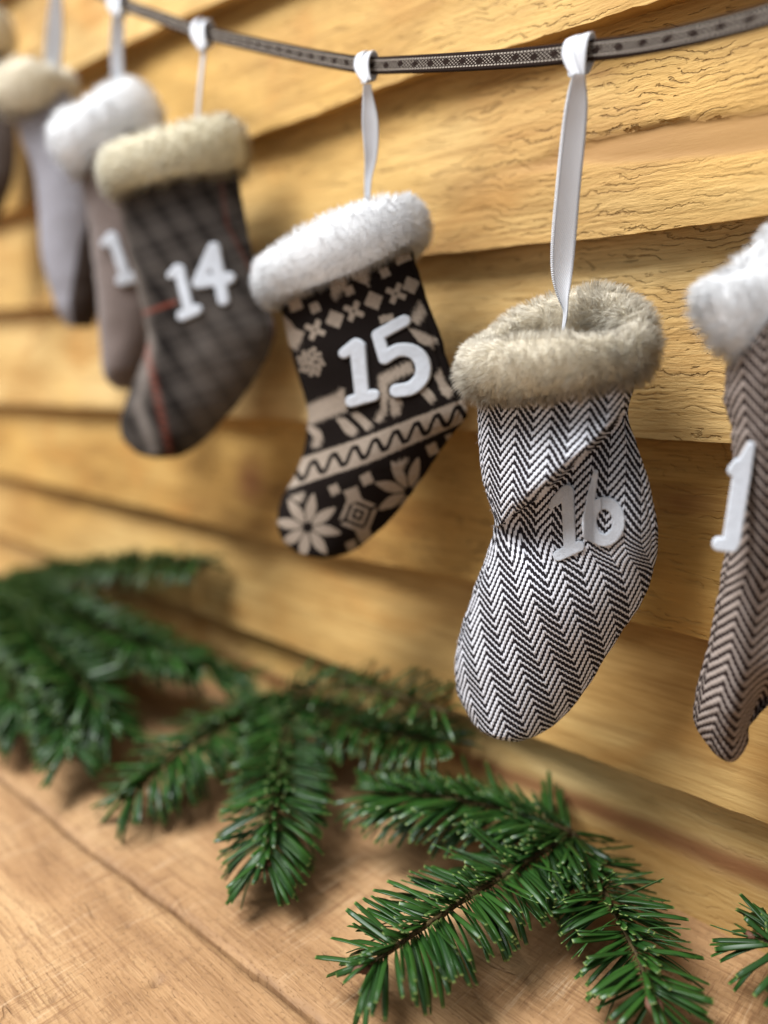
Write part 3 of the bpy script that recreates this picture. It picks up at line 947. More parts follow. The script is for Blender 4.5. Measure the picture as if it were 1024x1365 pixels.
def print_fair_isle(px, py):
    m = np.zeros(len(px), bool)
    x1, y1 = (px - 320) * 3.2, (py - 210) * 3.2
    x2, y2 = (px - 350) * 3.531, (py - 470) * 3.531
    j = 6 * np.sin(px * 1.9 + py * 0.7) + 5 * np.sin(py * 2.3 - px * 0.9)
    c, s = math.cos(math.radians(-23)), math.sin(math.radians(-23))
    def uv(x, y, cx, cy):
        return (x - cx) * c + (y - cy) * s, -(x - cx) * s + (y - cy) * c
    for cx, cy, r in [(405, 690, 44), (570, 610, 44), (730, 545, 40), (240, 760, 38)]:
        u, v = uv(x1, y1, cx, cy); m |= (np.abs(u) + np.abs(v) < r + j * .3)
    for cx, cy, r in [(320, 735, 46), (485, 655, 46), (665, 580, 46)]:
        u, v = uv(x1, y1, cx, cy)
        m |= (np.minimum(np.abs(u - v), np.abs(u + v)) < 17) & (np.hypot(u, v) < r) & (np.hypot(u, v) > 6)
    for cx, cy, r in [(465, 568, 19), (320, 640, 21), (235, 625, 27), (617, 490, 20), (690, 415, 34), (560, 420, 30), (205, 720, 18), (610, 690, 16), (640, 685, 16)]:
        u, v = uv(x1, y1, cx, cy); m |= (np.maximum(np.abs(u), np.abs(v)) < r + j * .3)
    for p in [[(380, 540), (450, 465), (455, 545), (400, 615)], [(465, 455), (550, 455), (548, 550), (470, 510)], [(725, 690), (770, 610), (795, 665), (760, 715)],
              [(715, 725), (765, 740), (845, 775), (820, 812), (760, 785)], [(175, 665), (215, 700), (262, 770), (240, 825), (205, 800)]]:
        m |= in_poly(x1 + j, y1 + j, p)
    for q in range(26):
        cx, cy = 230 + 62 * math.cos(q * 2.4) * math.sqrt(q / 26), 45 + 66 * math.sin(q * 2.4) * math.sqrt(q / 26)
        u, v = uv(x2, y2, cx, cy); m |= (np.maximum(np.abs(u), np.abs(v)) < 9)
    for p in [[(195, 255), (260, 225), (345, 195), (382, 160), (388, 215), (398, 275), (330, 300), (230, 338), (195, 325)],
              [(200, 335), (270, 360), (285, 400), (272, 440), (228, 452), (244, 400), (215, 370)], [(345, 312), (385, 305), (448, 360), (430, 398), (392, 380)],
              [(412, 290), (450, 278), (522, 340), (490, 368)], [(545, 110), (600, 80), (700, 35), (712, 92), (640, 120), (592, 150), (586, 205), (548, 190)],
              [(550, 200), (592, 190), (582, 290), (550, 332), (522, 320), (560, 270)], [(598, 212), (658, 225), (645, 292), (606, 302)],
              [(735, 182), (780, 162), (818, 215), (790, 242), (765, 215)], [(810, 110), (840, 75), (862, 140), (898, 180), (880, 218), (846, 200)],
              [(125, 680), (205, 655), (180, 710)], [(610, 525), (690, 492), (660, 555)]]:
        m |= in_poly(x2 + j, y2 + j, p)
    tl = np.interp(x2, [100, 190, 500, 950, 1100], [525, 495, 390, 215, 155]); bl = np.interp(x2, [100, 140, 500, 970, 1100], [648, 635, 520, 318, 262])
    m |= (y2 > tl + j * .5) & (y2 < bl + j * .5)
    ctr = np.interp(x2, [100, 170, 500, 930, 1100], [595, 570, 455, 285, 215])
    wave = ctr + 31 * np.sin((x2 - 262) * 2 * math.pi / 97)
    slope = np.abs(31 * 2 * math.pi / 97 * np.cos((x2 - 262) * 2 * math.pi / 97)) + 0.4
    m &= ~(np.abs(y2 - wave) / np.sqrt(1 + slope ** 2) < 9.5)
    for cx, cy, r in [(338, 645, 23), (490, 595, 26), (800, 455, 26), (425, 672, 34), (480, 858, 32), (420, 910, 24), (880, 400, 16)]:
        u, v = uv(x2, y2, cx, cy); m |= (np.maximum(np.abs(u), np.abs(v)) < r + j * .4)
    for cx, cy, r, a0 in [(212, 822, 160, -80), (690, 655, 165, -75)]:
        dx, dy = x2 - cx, y2 - cy
        rr = np.hypot(dx, dy); an = np.degrees(np.arctan2(dy, dx)) - a0
        an = np.abs((an + 22.5) % 45 - 22.5)
        lat = rr * np.sin(np.radians(an))
        wid = 25 * np.clip(np.sin(np.clip((rr - 22) / (r - 22), 0, 1) * math.pi * 0.92 + 0.12), 0, 1)
        m |= (rr > 24) & (rr < r) & (lat < wid)
    u, v = uv(x2, y2, 450, 762)
    k = np.abs(u) + np.abs(v)
    m |= ((k > 78) & (k < 104) & (np.minimum(np.abs(u), np.abs(v)) > 8)) | ((k > 36) & (k < 56)) | (k < 16)
    return m.astype(float), np.zeros(len(px))

def plaid_with_fold_shade(px, py):
    e = math.radians(-19)
    u = (px - 240) * math.cos(e) + (py - 420) * math.sin(e) - 0.30 * (py - 420)
    v = -(px - 240) * math.sin(e) + (py - 420) * math.cos(e)
    P = 0.20 + 0 * px
    fu, fv = (u % 36) / 36, (v % 42) / 42
    fine = 0.5 + 0.5 * np.sin(u * 1.25)
    P += 0.16 * fine * (fu < 0.55) + 0.10 * (0.5 + 0.5 * np.sin(v * 1.25)) * (fv < 0.5)
    P -= 0.07 * ((fu > 0.60) & (fu < 0.92)) + 0.07 * ((fv > 0.56) & (fv < 0.72)) + 0.10 * (fv > 0.93)
    P += 0.30 * np.clip((py - 390) / 100, 0, 1) * np.clip((px - 215) / 60, 0, 1)
    P -= 0.16 * np.exp(-((px - np.interp(py, [300, 400, 480, 560, 620], [200, 215, 228, 232, 240])) / 22) ** 2) * (py > 380)  # shaded hollow of the fold, painted as a dark band
    P += 0.75 * np.exp(-((px - np.interp(py, [300, 400, 460, 540, 620], [158, 188, 201, 184, 210])) / 8) ** 2)  # lit left edge, painted as a pale strip
    ln = 1.1 * np.exp(-((px - np.interp(py, [400, 470, 540, 600], [190, 196, 212, 226])) / 5.0) ** 2) * (py > 455) * (0.55 + 0.45 * np.sin(py * 0.6))
    ln = np.maximum(ln, np.exp(-((py - np.interp(px, [190, 235, 320, 370], [418, 402, 368, 350])) / 3.0) ** 2) * (px < 236))
    ln = np.maximum(ln, 0.35 * np.exp(-((px - np.interp(py, [230, 300, 420, 440], [293, 303, 366, 366])) / 3.0) ** 2))
    return np.clip(P, 0, 1), np.clip(ln, 0, 1) * 0.45

def tone_left_right(px, py):
    edge = np.interp(py, [150, 300, 330, 400, 440], [140, 112, 102, 90, 95])  # dark brown right of this edge, lilac grey left of it
    return 1 - np.clip((px - edge) / 5, 0, 1), np.zeros(len(px))

CLOTH = {
    16: mat_herringbone("black_white_herringbone", (0.012, 0.010, 0.012), (0.76, 0.77, 0.83), 0.0060, 0.0030, math.radians(0)),
    17: mat_herringbone("brown_herringbone", (0.016, 0.010, 0.009), (0.36, 0.30, 0.265), 0.0062, 0.0034, math.radians(-6)),
    15: mat_attr_cloth("fair_isle_cloth", (0.010, 0.007, 0.006), (0.36, 0.295, 0.235)),
    14: mat_attr_cloth("checked_wool", (0.010, 0.008, 0.007), (0.20, 0.172, 0.152), (0.46, 0.11, 0.065)),
    13: mat_plain_cloth("brown_wool", (0.10, 0.075, 0.066), (0.17, 0.13, 0.115)),
    12: mat_attr_cloth("grey_wool", (0.05, 0.036, 0.030), (0.36, 0.35, 0.385)),
    11: mat_plain_cloth("dark_wool", (0.045, 0.032, 0.026), (0.08, 0.06, 0.05)),
}
FUR_BEIGE = mat_fur("beige_fur", (0.82, 0.74, 0.585), (0.96, 0.91, 0.80))
FUR_CREAM = mat_fur("cream_fur", (0.78, 0.71, 0.53), (0.94, 0.90, 0.78))
FUR_WHITE = mat_fur("white_fur", (0.975, 0.978, 0.985), (0.99, 0.99, 0.995))

GROUP = "numbered advent stockings hanging from the trim"
def stocking(label, fr, foot):
    e = empty("christmas_stocking", tuple(foot))
    tag(e, label, "stocking", GROUP)
    return e

# --- stocking 16, the sharp one
fr16 = Frame(745, 600, -0.052, 20)
s16 = stocking("black and white herringbone stocking with beige fur cuff and felt number 16", fr16, fr16.world(fr16.ab(690, 985), 0.0))
CREASE = np.array([(848, 520), (829, 556), (800, 590), (765, 622), (735, 650), (705, 672), (668, 700)], float)
def bulge16(px, py, ab):
    o = np.argsort(CREASE[:, 0])
    cy = np.interp(px, CREASE[o, 0], CREASE[o, 1])
    sl = 0.95
    d = (cy - py) / math.sqrt(1 + sl * sl)              # + above the fold (pixels)
    along = np.clip((px - 655) / 60, 0, 1) * np.clip((862 - px) / 30, 0, 1)
    up = np.where(d > 0, np.exp(-np.clip(d, 0, None) / 60.0), 0)
    dn = np.where(d <= 0, np.exp(-np.clip(-d, 0, None) / 42.0), 0)
    st = 1 / (1 + np.exp(-np.clip(d / np.interp(px, [650, 740, 800, 850], [10, 4.0, 1.8, 1.4]), -40, 40)))
    h = along * (0.0112 * up * st - 0.0080 * dn * (1 - st))
    # soft secondary folds in the foot
    h += 0.0016 * np.exp(-((px - 0.55 * (py - 760) - 720) / 26) ** 2) * np.exp(-((py - 770) / 70) ** 2)
    h -= 0.0018 * np.exp(-((px - 700 - 0.35 * (py - 700)) / 16) ** 2) * np.exp(-((py - 715) / 40) ** 2)
    h += 0.0022 * np.exp(-(((px - 850) / 30) ** 2 + ((py - 690) / 80) ** 2))
    return h
rows16 = [((640, 480), (850, 452)), ((637, 530), (848, 505)), ((637, 575), (838, 552)), ((641, 620), (851, 600)), ((650, 665), (868, 655)), ((659, 695), (877, 706)),
          ((654, 722), (873, 755)), ((641, 760), (857, 800)), ((625, 805), (829, 842)), ((612, 850), (804, 882)), ((606, 890), (781, 920)), ((611, 925), (753, 953)),
          ((632, 959), (724, 976)), ((658, 974), (703, 985))]
b16, bvh16 = build_body("sock_body", fr16, rows16, 0.0125, CLOTH[16], 200, 60, 300, s16, None, bulge16, 3, lean=(745, 690, 19))
def bend16(cu, su):
    return 0.0060 * cu * (su < 0) * (-su) + 0.0022 * np.cos(2.0 * np.arctan2(su, cu)) * -1.0
build_cuff(fr16, ((616, 478), (873, 452), 0.0080, 0.0165, 0.0165, 0.0052, bend16), s16, FUR_BEIGE, 60000, 0.0048, 0.0001, 4)
build_digit("digit", fr16, [[(757, 654, 9), (760, 726, 9)], [(753, 655, 8), (741, 668, 7)], [(743, 665, 6), (735, 675, 4)], [(745, 740, 8), (772, 728, 8)]], bvh16, s16, FELT, 0.0010)
ring6 = [(806 + 19 * math.cos(a), 695 + 25 * math.sin(a), 9.0) for a in np.linspace(math.pi, -math.pi, 26)]
def lift6(x, y):
    return 0.0045 * max(0, min(1, (792 - x) / 10)) + 0.0030 * max(0, min(1, (690 - y) / 60)) * (x < 802)
build_digit("digit", fr16, [ring6, [(786, 712, 5), (786, 690, 5.5), (790, 660, 5.0), (796, 628, 3.5)]], bvh16, s16, FELT, 0.0010, lift6)

def build_lint(body, mat, n, length, width, seed):
    """short loose fibres standing off the cloth"""
    g = np.random.default_rng(seed)
    me0 = body.data
    nv = len(me0.vertices)
    co = np.zeros(nv * 3); me0.vertices.foreach_get("co", co); co = co.reshape(-1, 3)
    nr = np.zeros(nv * 3); me0.vertices.foreach_get("normal", nr); nr = nr.reshape(-1, 3)
    i = g.integers(0, nv, n)
    P = co[i] + g.normal(0, 0.0002, (n, 3)); D = nr[i] * 0.5 + g.normal(0, 0.6, (n, 3)); D /= np.linalg.norm(D, axis=1)[:, None]
    S = np.cross(D, g.normal(size=(n, 3))); S /= np.linalg.norm(S, axis=1)[:, None]
    B = g.normal(0, 0.5, (n, 3)); L = length * g.uniform(0.4, 1.3, n)[:, None]
    V = np.stack([P - S * width, P + S * width, P + D * L * .5 + B * L * .12 - S * width * .7, P + D * L * .5 + B * L * .12 + S * width * .7, P + D * L + B * L * .5], 1)
    b_ = (np.arange(n) * 5)[:, None]
    me = mesh_np("lint", V.reshape(-1, 3), [b_ + np.array([0, 1, 3, 2]), b_ + np.array([2, 3, 4])])
    attr_f(me, "along", np.full(n * 5, 1.0)); attr_f(me, "rnd", np.zeros(n * 5)); attr_v(me, "nrm", np.repeat(nr[i][:, None], 5, 1))
    o = link("lint", me, mat, body); o["kind"] = "stuff"
build_lint(b16, FUR_WHITE, 5000, 0.0013, 0.00002, 3)

# --- stocking 15
fr15 = Frame(490, 500, -0.051, 14)
s15 = stocking("dark reindeer patterned stocking with thick white fur cuff and felt number 15", fr15, fr15.world(fr15.ab(440, 743), 0.0))
rows15 = [((362, 375), (543, 305)), ((375, 413), (553, 345)), ((387, 460), (570, 400)), ((396, 495), (588, 450)), ((404, 522), (604, 500)), ((411, 553), (621, 532)),
          ((409, 580), (624, 552)), ((402, 612), (607, 574)), ((390, 640), (580, 612)), ((376, 666), (551, 655)), ((371, 694), (521, 692)), ((379, 717), (493, 718)),
          ((402, 732), (468, 736)), ((425, 741), (447, 743))]
b15, bvh15 = build_body("sock_body", fr15, rows15, 0.013, CLOTH[15], 240, 60, 380, s15, print_fair_isle, None, 5)
build_cuff(fr15, ((350, 384), (565, 287), 0.0100, 0.0145, 0.004, 0.0065, nobend), s15, FUR_WHITE, 40000, 0.0040, 0.00012, 5)
build_digit("digit", fr15, [[(478, 463, 11), (484, 526, 10)], [(476, 459, 8.5), (460, 471, 7.5)], [(470, 535, 8.5), (499, 527, 8.5)]], bvh15, s15, FELT, 0.0012)
build_digit("digit", fr15, [[(540, 428, 8.5), (505, 447, 8.5), (514, 478, 8.5)], [(514, 478, 8.5), (532, 467, 9.5), (552, 469, 10), (564, 483, 10.5), (564, 502, 10.5), (550, 517, 10), (530, 521, 9.5)]], bvh15, s15, FELT, 0.0012)

# --- stocking 14
fr14 = Frame(255, 420, -0.052, 18)
s14 = stocking("dark checked wool stocking with thin red lines, cream fur cuff and number 14", fr14, fr14.world(fr14.ab(220, 610), 0.0))
rows14 = [((150, 240), (314, 205)), ((160, 283), (321, 255)), ((172, 335), (330, 305)), ((184, 385), (342, 355)), ((193, 425), (357, 402)), ((197, 455), (367, 437)), ((189, 485), (361, 468)),
          ((176, 515), (345, 497)), ((166, 543), (325, 528)), ((161, 565), (303, 555)), ((166, 585), (280, 580)), ((184, 600), (258, 599)), ((205, 609), (237, 609))]
b14, bvh14 = build_body("sock_body", fr14, rows14, 0.014, CLOTH[14], 190, 40, 300, s14, plaid_with_fold_shade, None, 7)
build_cuff(fr14, ((146, 236), (318, 192), 0.0115, 0.016, 0.005, 0.0065, nobend), s14, FUR_CREAM, 14000, 0.0050, 0.00026, 7)
build_digit("digit", fr14, [[(240, 360, 7.5), (253, 414, 7)], [(238, 358, 6.5), (229, 367, 5.5)], [(244, 421, 7.5), (263, 413, 7.5)]], bvh14, s14, FELT, 0.0012)
build_digit("digit", fr14, [[(286, 331, 8.5), (266, 377, 8.5), (306, 371, 8.5)], [(286, 331, 8.5), (299, 400, 8)]], bvh14, s14, FELT, 0.0012)

# --- stocking 13
fr13 = Frame(160, 360, -0.052, 30)
s13 = stocking("plain taupe brown stocking with white fur cuff, half hidden by the checked one", fr13, fr13.world(fr13.ab(166, 518), 0.0))
rows13 = [((100, 215), (215, 180)), ((112, 255), (218, 235)), ((121, 315), (222, 300)), ((128, 370), (222, 365)), ((133, 430), (218, 430)), ((137, 480), (205, 482)), ((144, 506), (190, 508)), ((156, 518), (180, 519))]
b13, bvh13 = build_body("sock_body", fr13, rows13, 0.013, CLOTH[13], 60, 30, 100, s13, None, None, 9)
build_cuff(fr13, ((88, 214), (202, 132), 0.0130, 0.015, 0.003, 0.008, nobend), s13, FUR_WHITE, 8000, 0.0055, 0.0004, 9)
build_digit("digit", fr13, [[(152, 318, 7), (169, 368, 7)], [(150, 316, 7), (142, 325, 6)], [(164, 374, 8), (180, 370, 8)]], bvh13, s13, FELT, 0.002)

# --- stocking 12
fr12 = Frame(75, 280, -0.052, 25)
s12 = stocking("pale lilac grey stocking, dark at lower right, with beige fur cuff beside the white cuff", fr12, fr12.world(fr12.ab(105, 437), 0.0))
rows12 = [((14, 135), (92, 120)), ((30, 185), (105, 175)), ((48, 232), (118, 225)), ((54, 285), (125, 280)), ((58, 340), (130, 335)), ((70, 385), (131, 380)), ((82, 418), (129, 415)), ((92, 436), (122, 436))]
b12, bvh12 = build_body("sock_body", fr12, rows12, 0.013, CLOTH[12], 90, 30, 120, s12, tone_left_right, None, 11)
build_cuff(fr12, ((6, 130), (90, 119), 0.0120, 0.016, 0.003, 0.007, nobend), s12, FUR_BEIGE, 6000, 0.0055, 0.00045, 11)

# --- stocking 11, only its edge shows
fr11 = Frame(-35, 210, -0.052, 25)
s11 = stocking("dark brown stocking at the far end of the row, mostly hidden", fr11, fr11.world(fr11.ab(-20, 330), 0.0))
rows11 = [((-90, 80), (2, 70)), ((-80, 120), (12, 115)), ((-70, 160), (20, 160)), ((-62, 200), (22, 205)), ((-55, 240), (16, 245)), ((-48, 275), (4, 275)), ((-38, 300), (-10, 300))]
build_body("sock_body", fr11, rows11, 0.012, CLOTH[11], 40, 20, 70, s11, None, None, 13)
build_cuff(fr11, ((-100, 60), (8, 40), 0.013, 0.015, 0.003, 0.007, nobend), s11, FUR_BEIGE, 5000, 0.005, 0.0006, 13)

# --- stocking 17
fr17 = Frame(1050, 650, -0.038, 20)
s17 = stocking("brown herringbone stocking with white fur cuff, turned so its felt 1 sticks out", fr17, fr17.world(fr17.ab(970, 1000), 0.0))
rows17 = [((968, 490), (1130, 310)), ((964, 530), (1140, 410)), ((974, 570), (1142, 500)), ((977, 620), (1147, 580)), ((971, 690), (1150, 665)), ((962, 760), (1146, 745)), ((950, 830), (1130, 820)),
          ((936, 890), (1085, 885)), ((926, 935), (1030, 935)), ((926, 965), (1001, 968)), ((942, 988), (997, 990)), ((962, 1000), (985, 1001))]
def bulge17(px, py, ab):
    h = 0.006 * np.exp(-((px - np.interp(py, [500, 700, 900, 1000], [1010, 1005, 975, 968])) / 26) ** 2)
    h -= 0.007 * np.exp(-(((px - 1015) / 26) ** 2 + ((py - 935) / 40) ** 2))
    return h
b17, bvh17 = build_body("sock_body", fr17, rows17, 0.011, CLOTH[17], 150, 40, 240, s17, None, bulge17, 15, lean=(1000, 720, -10))
build_cuff(fr17, ((958, 455), (1160, 285), 0.0130, 0.009, 0.004, 0.0065, nobend), s17, FUR_WHITE, 38000, 0.0046, 0.00012, 15)
build_digit("digit", fr17, [[(1001, 594, 6), (990, 625, 13), (975, 720, 13)], [(984, 618, 8), (977, 627, 8)], [(958, 724, 9.5), (976, 726, 9.5)]], bvh17, s17, FELT, 0.0022, stiff=True)
build_digit("digit", fr17, [[(1050, 590, 10), (1105, 575, 10), (1070, 715, 10)]], bvh17, s17, FELT, 0.0022)

# --- ribbons and hitches
YC = -0.052
build_ribbon(s16, [(773, 98, 7, 0), (771, 112, 10, 0), (769, 140, 14, 2), (765, 180, 15.5, 4), (758, 250, 15.5, 2), (752, 320, 15.5, 4), (750, 365, 13.5, 20), (752, 395, 9.5, 50), (755, 415, 5, 72), (752, 440, 3, 80)], YC - 0.004, YC + 0.004)
build_knot(s16, [(765, 71, 10, -2), (779, 68, 12, 2)], (772, 98), YC, 15, 0)
build_ribbon(s15, [(490, 112, 5, 0), (491, 130, 7, 0), (494, 165, 11, 5), (495, 205, 9, 10), (491, 240, 5.5, 25), (490, 275, 4, 30)], YC - 0.003, YC + 0.002)
build_knot(s15, [(485, 87, 7, -1), (494, 87, 8, 2)], (490, 106), YC, 12, 0)
build_ribbon(s14, [(273, 58, 5, 40), (270, 85, 5.5, 50), (267, 115, 5, 50), (264, 150, 4.5, 50), (262, 180, 4, 50)], YC - 0.003, YC + 0.002)
build_knot(s14, [(266, 42, 7.5, -1), (276, 44, 7.5, 2)], (272, 62), YC, 12, 0)
build_ribbon(s13, [(158, 14, 7, 0), (157, 40, 9, 0), (156, 70, 9, 5), (157, 105, 8.5, 5), (156, 140, 7, 10)], YC - 0.003, YC + 0.002)
build_knot(s13, [(154, 3, 7, -1), (164, 5, 7, 2)], (158, 18), YC, 11, 0)
build_ribbon(s12, [(76, -30, 5, 0), (75, 0, 8, 0), (73, 45, 11.5, 0), (70, 85, 12, 4), (69, 115, 11, 8)], YC - 0.003, YC + 0.002)
build_knot(s12, [(74, -40, 7, -1), (83, -38, 7, 2)], (78, -26), YC, 10, 0)

build_ribbon(s17, [(1078, 34, 8, 0), (1077, 60, 13, 2), (1075, 130, 17, 4), (1073, 220, 17, 6), (1072, 300, 12, 25), (1071, 350, 6, 50)], YC - 0.004, -0.038)
build_knot(s17, [(1070, 4, 10, -2), (1086, 0, 12, 2)], (1078, 32), YC, 16, 0)
build_ribbon(s11, [(-34, -55, 5, 0), (-36, -20, 8, 0), (-40, 20, 8, 4), (-44, 50, 7, 8)], YC - 0.003, YC + 0.002)
build_knot(s11, [(-38, -84, 5, -1), (-30, -82, 5, 2)], (-34, -62), YC, 9, 0)

# ------------------------------------------------------------------ woven trim
tp = [(-60, -95), (20, -62), (80, -37), (157, 2), (215, 24), (271, 43), (380, 68), (440, 80), (490, 87), (540, 86), (640, 81), (720, 75), (772, 69), (850, 60), (940, 42), (1024, 20), (1130, -15), (1300, -80)]
C = np.array([on_y(px, py, YC) for px, py in tp])
C = C[(C[:, 0] > -1.2)]
C = np.r_[[[-1.34, YC, C[0, 2] + 0.05]], C, [[C[-1, 0] + 0.10, YC, C[-1, 2] + 0.02], [0.20, YC, C[-1, 2] + 0.055], [0.41, YC, C[-1, 2] + 0.12]]] if C[0, 0] < C[-1, 0] and C[-1, 0] < 0.08 else C
C = catmull(C, 520)
T = np.gradient(C, axis=0); T /= np.linalg.norm(T, axis=1)[:, None]
N = np.repeat(np.array([[0, -1.0, 0.10]]), len(C), 0)
N[:, 2] += 0.12 * np.sin(np.linspace(0, 17, len(C)))
me = strip_mesh("woven_trim", C, np.full(len(C), 0.0029), N, 0.0012, 11)
co = np.zeros(len(me.vertices) * 3, dtype=np.float32); me.attributes["fab"].data.foreach_get("vector", co); co = co.reshape(-1, 3)
co = np.stack([co[:, 1], co[:, 0], co[:, 2]], 1); me.attributes["fab"].data.foreach_set("vector", co.ravel())
trim = link("woven_trim", me, mat_trim())
tag(trim, "narrow dark brown woven trim with cream pattern that carries the stockings", "trim")

# ------------------------------------------------------------------ fir sprigs
NEEDLE, BARK, BUD = mat_needle(), mat_bark(), mat_bud()
def needle_arrays(curve, ns=7):
    """unit needle along +Y, flat in X, top +Z; half width 1 in X and thickness in units of half width"""
    t = np.linspace(0, 1, ns)
    w = np.interp(t, [0, 0.06, 0.2, 0.6, 0.93, 0.985, 1.0], [0.35, 0.6, 0.9, 1.0, 1.0, 0.92, 0.72])
    V, al, ac = [], [], []
    for i in range(ns):
        z0 = curve * t[i] ** 2
        for (x, z) in ((-1, 0.0), (-0.45, 0.20), (0, 0.10), (0.45, 0.20), (1, 0.0), (0, -0.26)):
            V.append((x * w[i], t[i], z0, z * (0.5 + 0.5 * w[i]))); al.append(t[i]); ac.append(abs(x) if z >= 0 else 0.4)
    F = [tuple(int(k) for k in f) for f in grid_faces(ns, 6, wrap_c=True)]
    F.append(tuple(range((ns - 1) * 6, ns * 6)))
    F.append(tuple(reversed(range(6))))
    return np.array(V), F, np.array(al), np.array(ac)
HALF_W = 0.00098
CURVES = [-0.30, -0.22, -0.14, -0.06, 0.04]
LENS = [0.018, 0.0215, 0.025]
NEEDLE_MESH = {}
def needle_mesh(ci, li):
    if (ci, li) not in NEEDLE_MESH:
        V, F, al, ac = needle_arrays(CURVES[ci])
        L = LENS[li]
        co = np.stack([V[:, 0] * HALF_W, V[:, 1] * L, V[:, 2] * L + V[:, 3] * HALF_W], 1)
        me = bpy.data.meshes.new("needle")
        me.from_pydata([tuple(c) for c in co], [], F)
        attr_f(me, "along", al); attr_f(me, "across", ac); attr_f(me, "rnd", np.zeros(len(co)))
        me.polygons.foreach_set("use_smooth", np.ones(len(me.polygons), dtype=bool))
        me.materials.append(NEEDLE)
        NEEDLE_MESH[(ci, li)] = me
    return NEEDLE_MESH[(ci, li)]

def tube_mesh(name, C, R, ns=8, jitter=0.0, seed=0):
    C = np.asarray(C); n = len(C)
    T = np.gradient(C, axis=0); T /= np.linalg.norm(T, axis=1)[:, None]
    A1 = np.cross(T, UPV); A1 /= np.linalg.norm(A1, axis=1)[:, None]
    A2 = np.cross(A1, T)
    a = np.linspace(0, 2 * np.pi, ns, endpoint=False)
    G = C[:, None] + (A1[:, None] * np.cos(a)[None, :, None] + A2[:, None] * np.sin(a)[None, :, None]) * np.asarray(R)[:, None, None]
    V = G.reshape(-1, 3)
    if jitter:
        V = V + jitter * np.stack([vnoise(V, 900, seed + i, 1) for i in range(3)], 1)
    F = [tuple(int(k) for k in f) for f in grid_faces(n, ns, wrap_c=True)]
    F += [tuple(reversed(range(ns))), tuple(range((n - 1) * ns, n * ns))]
    me = bpy.data.meshes.new(name)
    me.from_pydata([tuple(v) for v in V], [], F)
    me.polygons.foreach_set("use_smooth", np.ones(len(me.polygons), dtype=bool))
    return me

def shoot_needles(C, seed, per_m, length, up_bias=0.0, spread=62, tip_fan=True, zmin=0.0012):
    """needle placements along a twig whose tip is C[-1]"""
    g = np.random.default_rng(seed)
    d = np.r_[0, np.cumsum(np.linalg.norm(np.diff(C, axis=0), axis=1))]
    n = int(per_m * d[-1])
    out = []
    golden = 2.39996
    for i in range(n):
        s = d[-1] * (i + g.uniform(0, 1)) / n
        P = np.array([np.interp(s, d, C[:, k]) for k in range(3)])
        Q = np.array([np.interp(min(s + 0.002, d[-1]), d, C[:, k]) for k in range(3)]) - np.array([np.interp(max(s - 0.002, 0), d, C[:, k]) for k in range(3)])
        T = Q / np.linalg.norm(Q)
        A1 = np.cross(T, UPV); A1 /= np.linalg.norm(A1); A2 = np.cross(A1, T)
        # needles leave the sides and the top, few leave straight below
        top = g.uniform() < 0.22
        az = (1 if i % 2 else -1) * math.radians(g.triangular(0, 12, 40) if top else g.triangular(55, 86, 132)) + math.pi / 2
        rad = A1 * math.cos(az) + A2 * math.sin(az)
        toward_tip = s / d[-1]
        sp = math.radians((spread if not top else 42) + g.normal(0, 3.5) - (26 * max(0, (toward_tip - 0.9) / 0.1) if tip_fan else 0))
        D = T * math.cos(sp) + rad * math.sin(sp)
        D = D + np.array([0, 0, up_bias]) + 0.025 * g.normal(size=3)
        D /= np.linalg.norm(D)
        L = length * (0.58 if top else 1.0) * g.uniform(0.90, 1.08) * (0.80 + 0.2 * min(1, (1 - toward_tip) / 0.25))
        end = P + D * L
        if end[2] < zmin:                      # the table stops it
            D[2] = (zmin - P[2]) / L
            hl = math.hypot(D[0], D[1]) + 1e-9
            k = math.sqrt(max(1e-4, 1 - min(0.999, D[2] ** 2))) / hl
            D[0] *= k; D[1] *= k
        up = A2 * 0.6 + T * -0.25 + UPV * 0.6
        if abs(np.dot(up, D)) > 0.95: up = A2
        S = np.cross(D, up); S /= np.linalg.norm(S)
        Z = np.cross(S, D)
        roll = g.normal(0, 0.35)
        S, Z = S * math.cos(roll) + Z * math.sin(roll), Z * math.cos(roll) - S * math.sin(roll)
        if P[1] + D[1] * L > -0.012:            # the wall stops it
            D[1] = (-0.012 - P[1]) / L
            D /= np.linalg.norm(D)
            S = np.cross(D, UPV); S /= np.linalg.norm(S) + 1e-9; Z = np.cross(S, D)
        out.append((P + rad * 0.0008, D, S, Z, L, int(g.integers(0, 5)), g.uniform()))
    return out

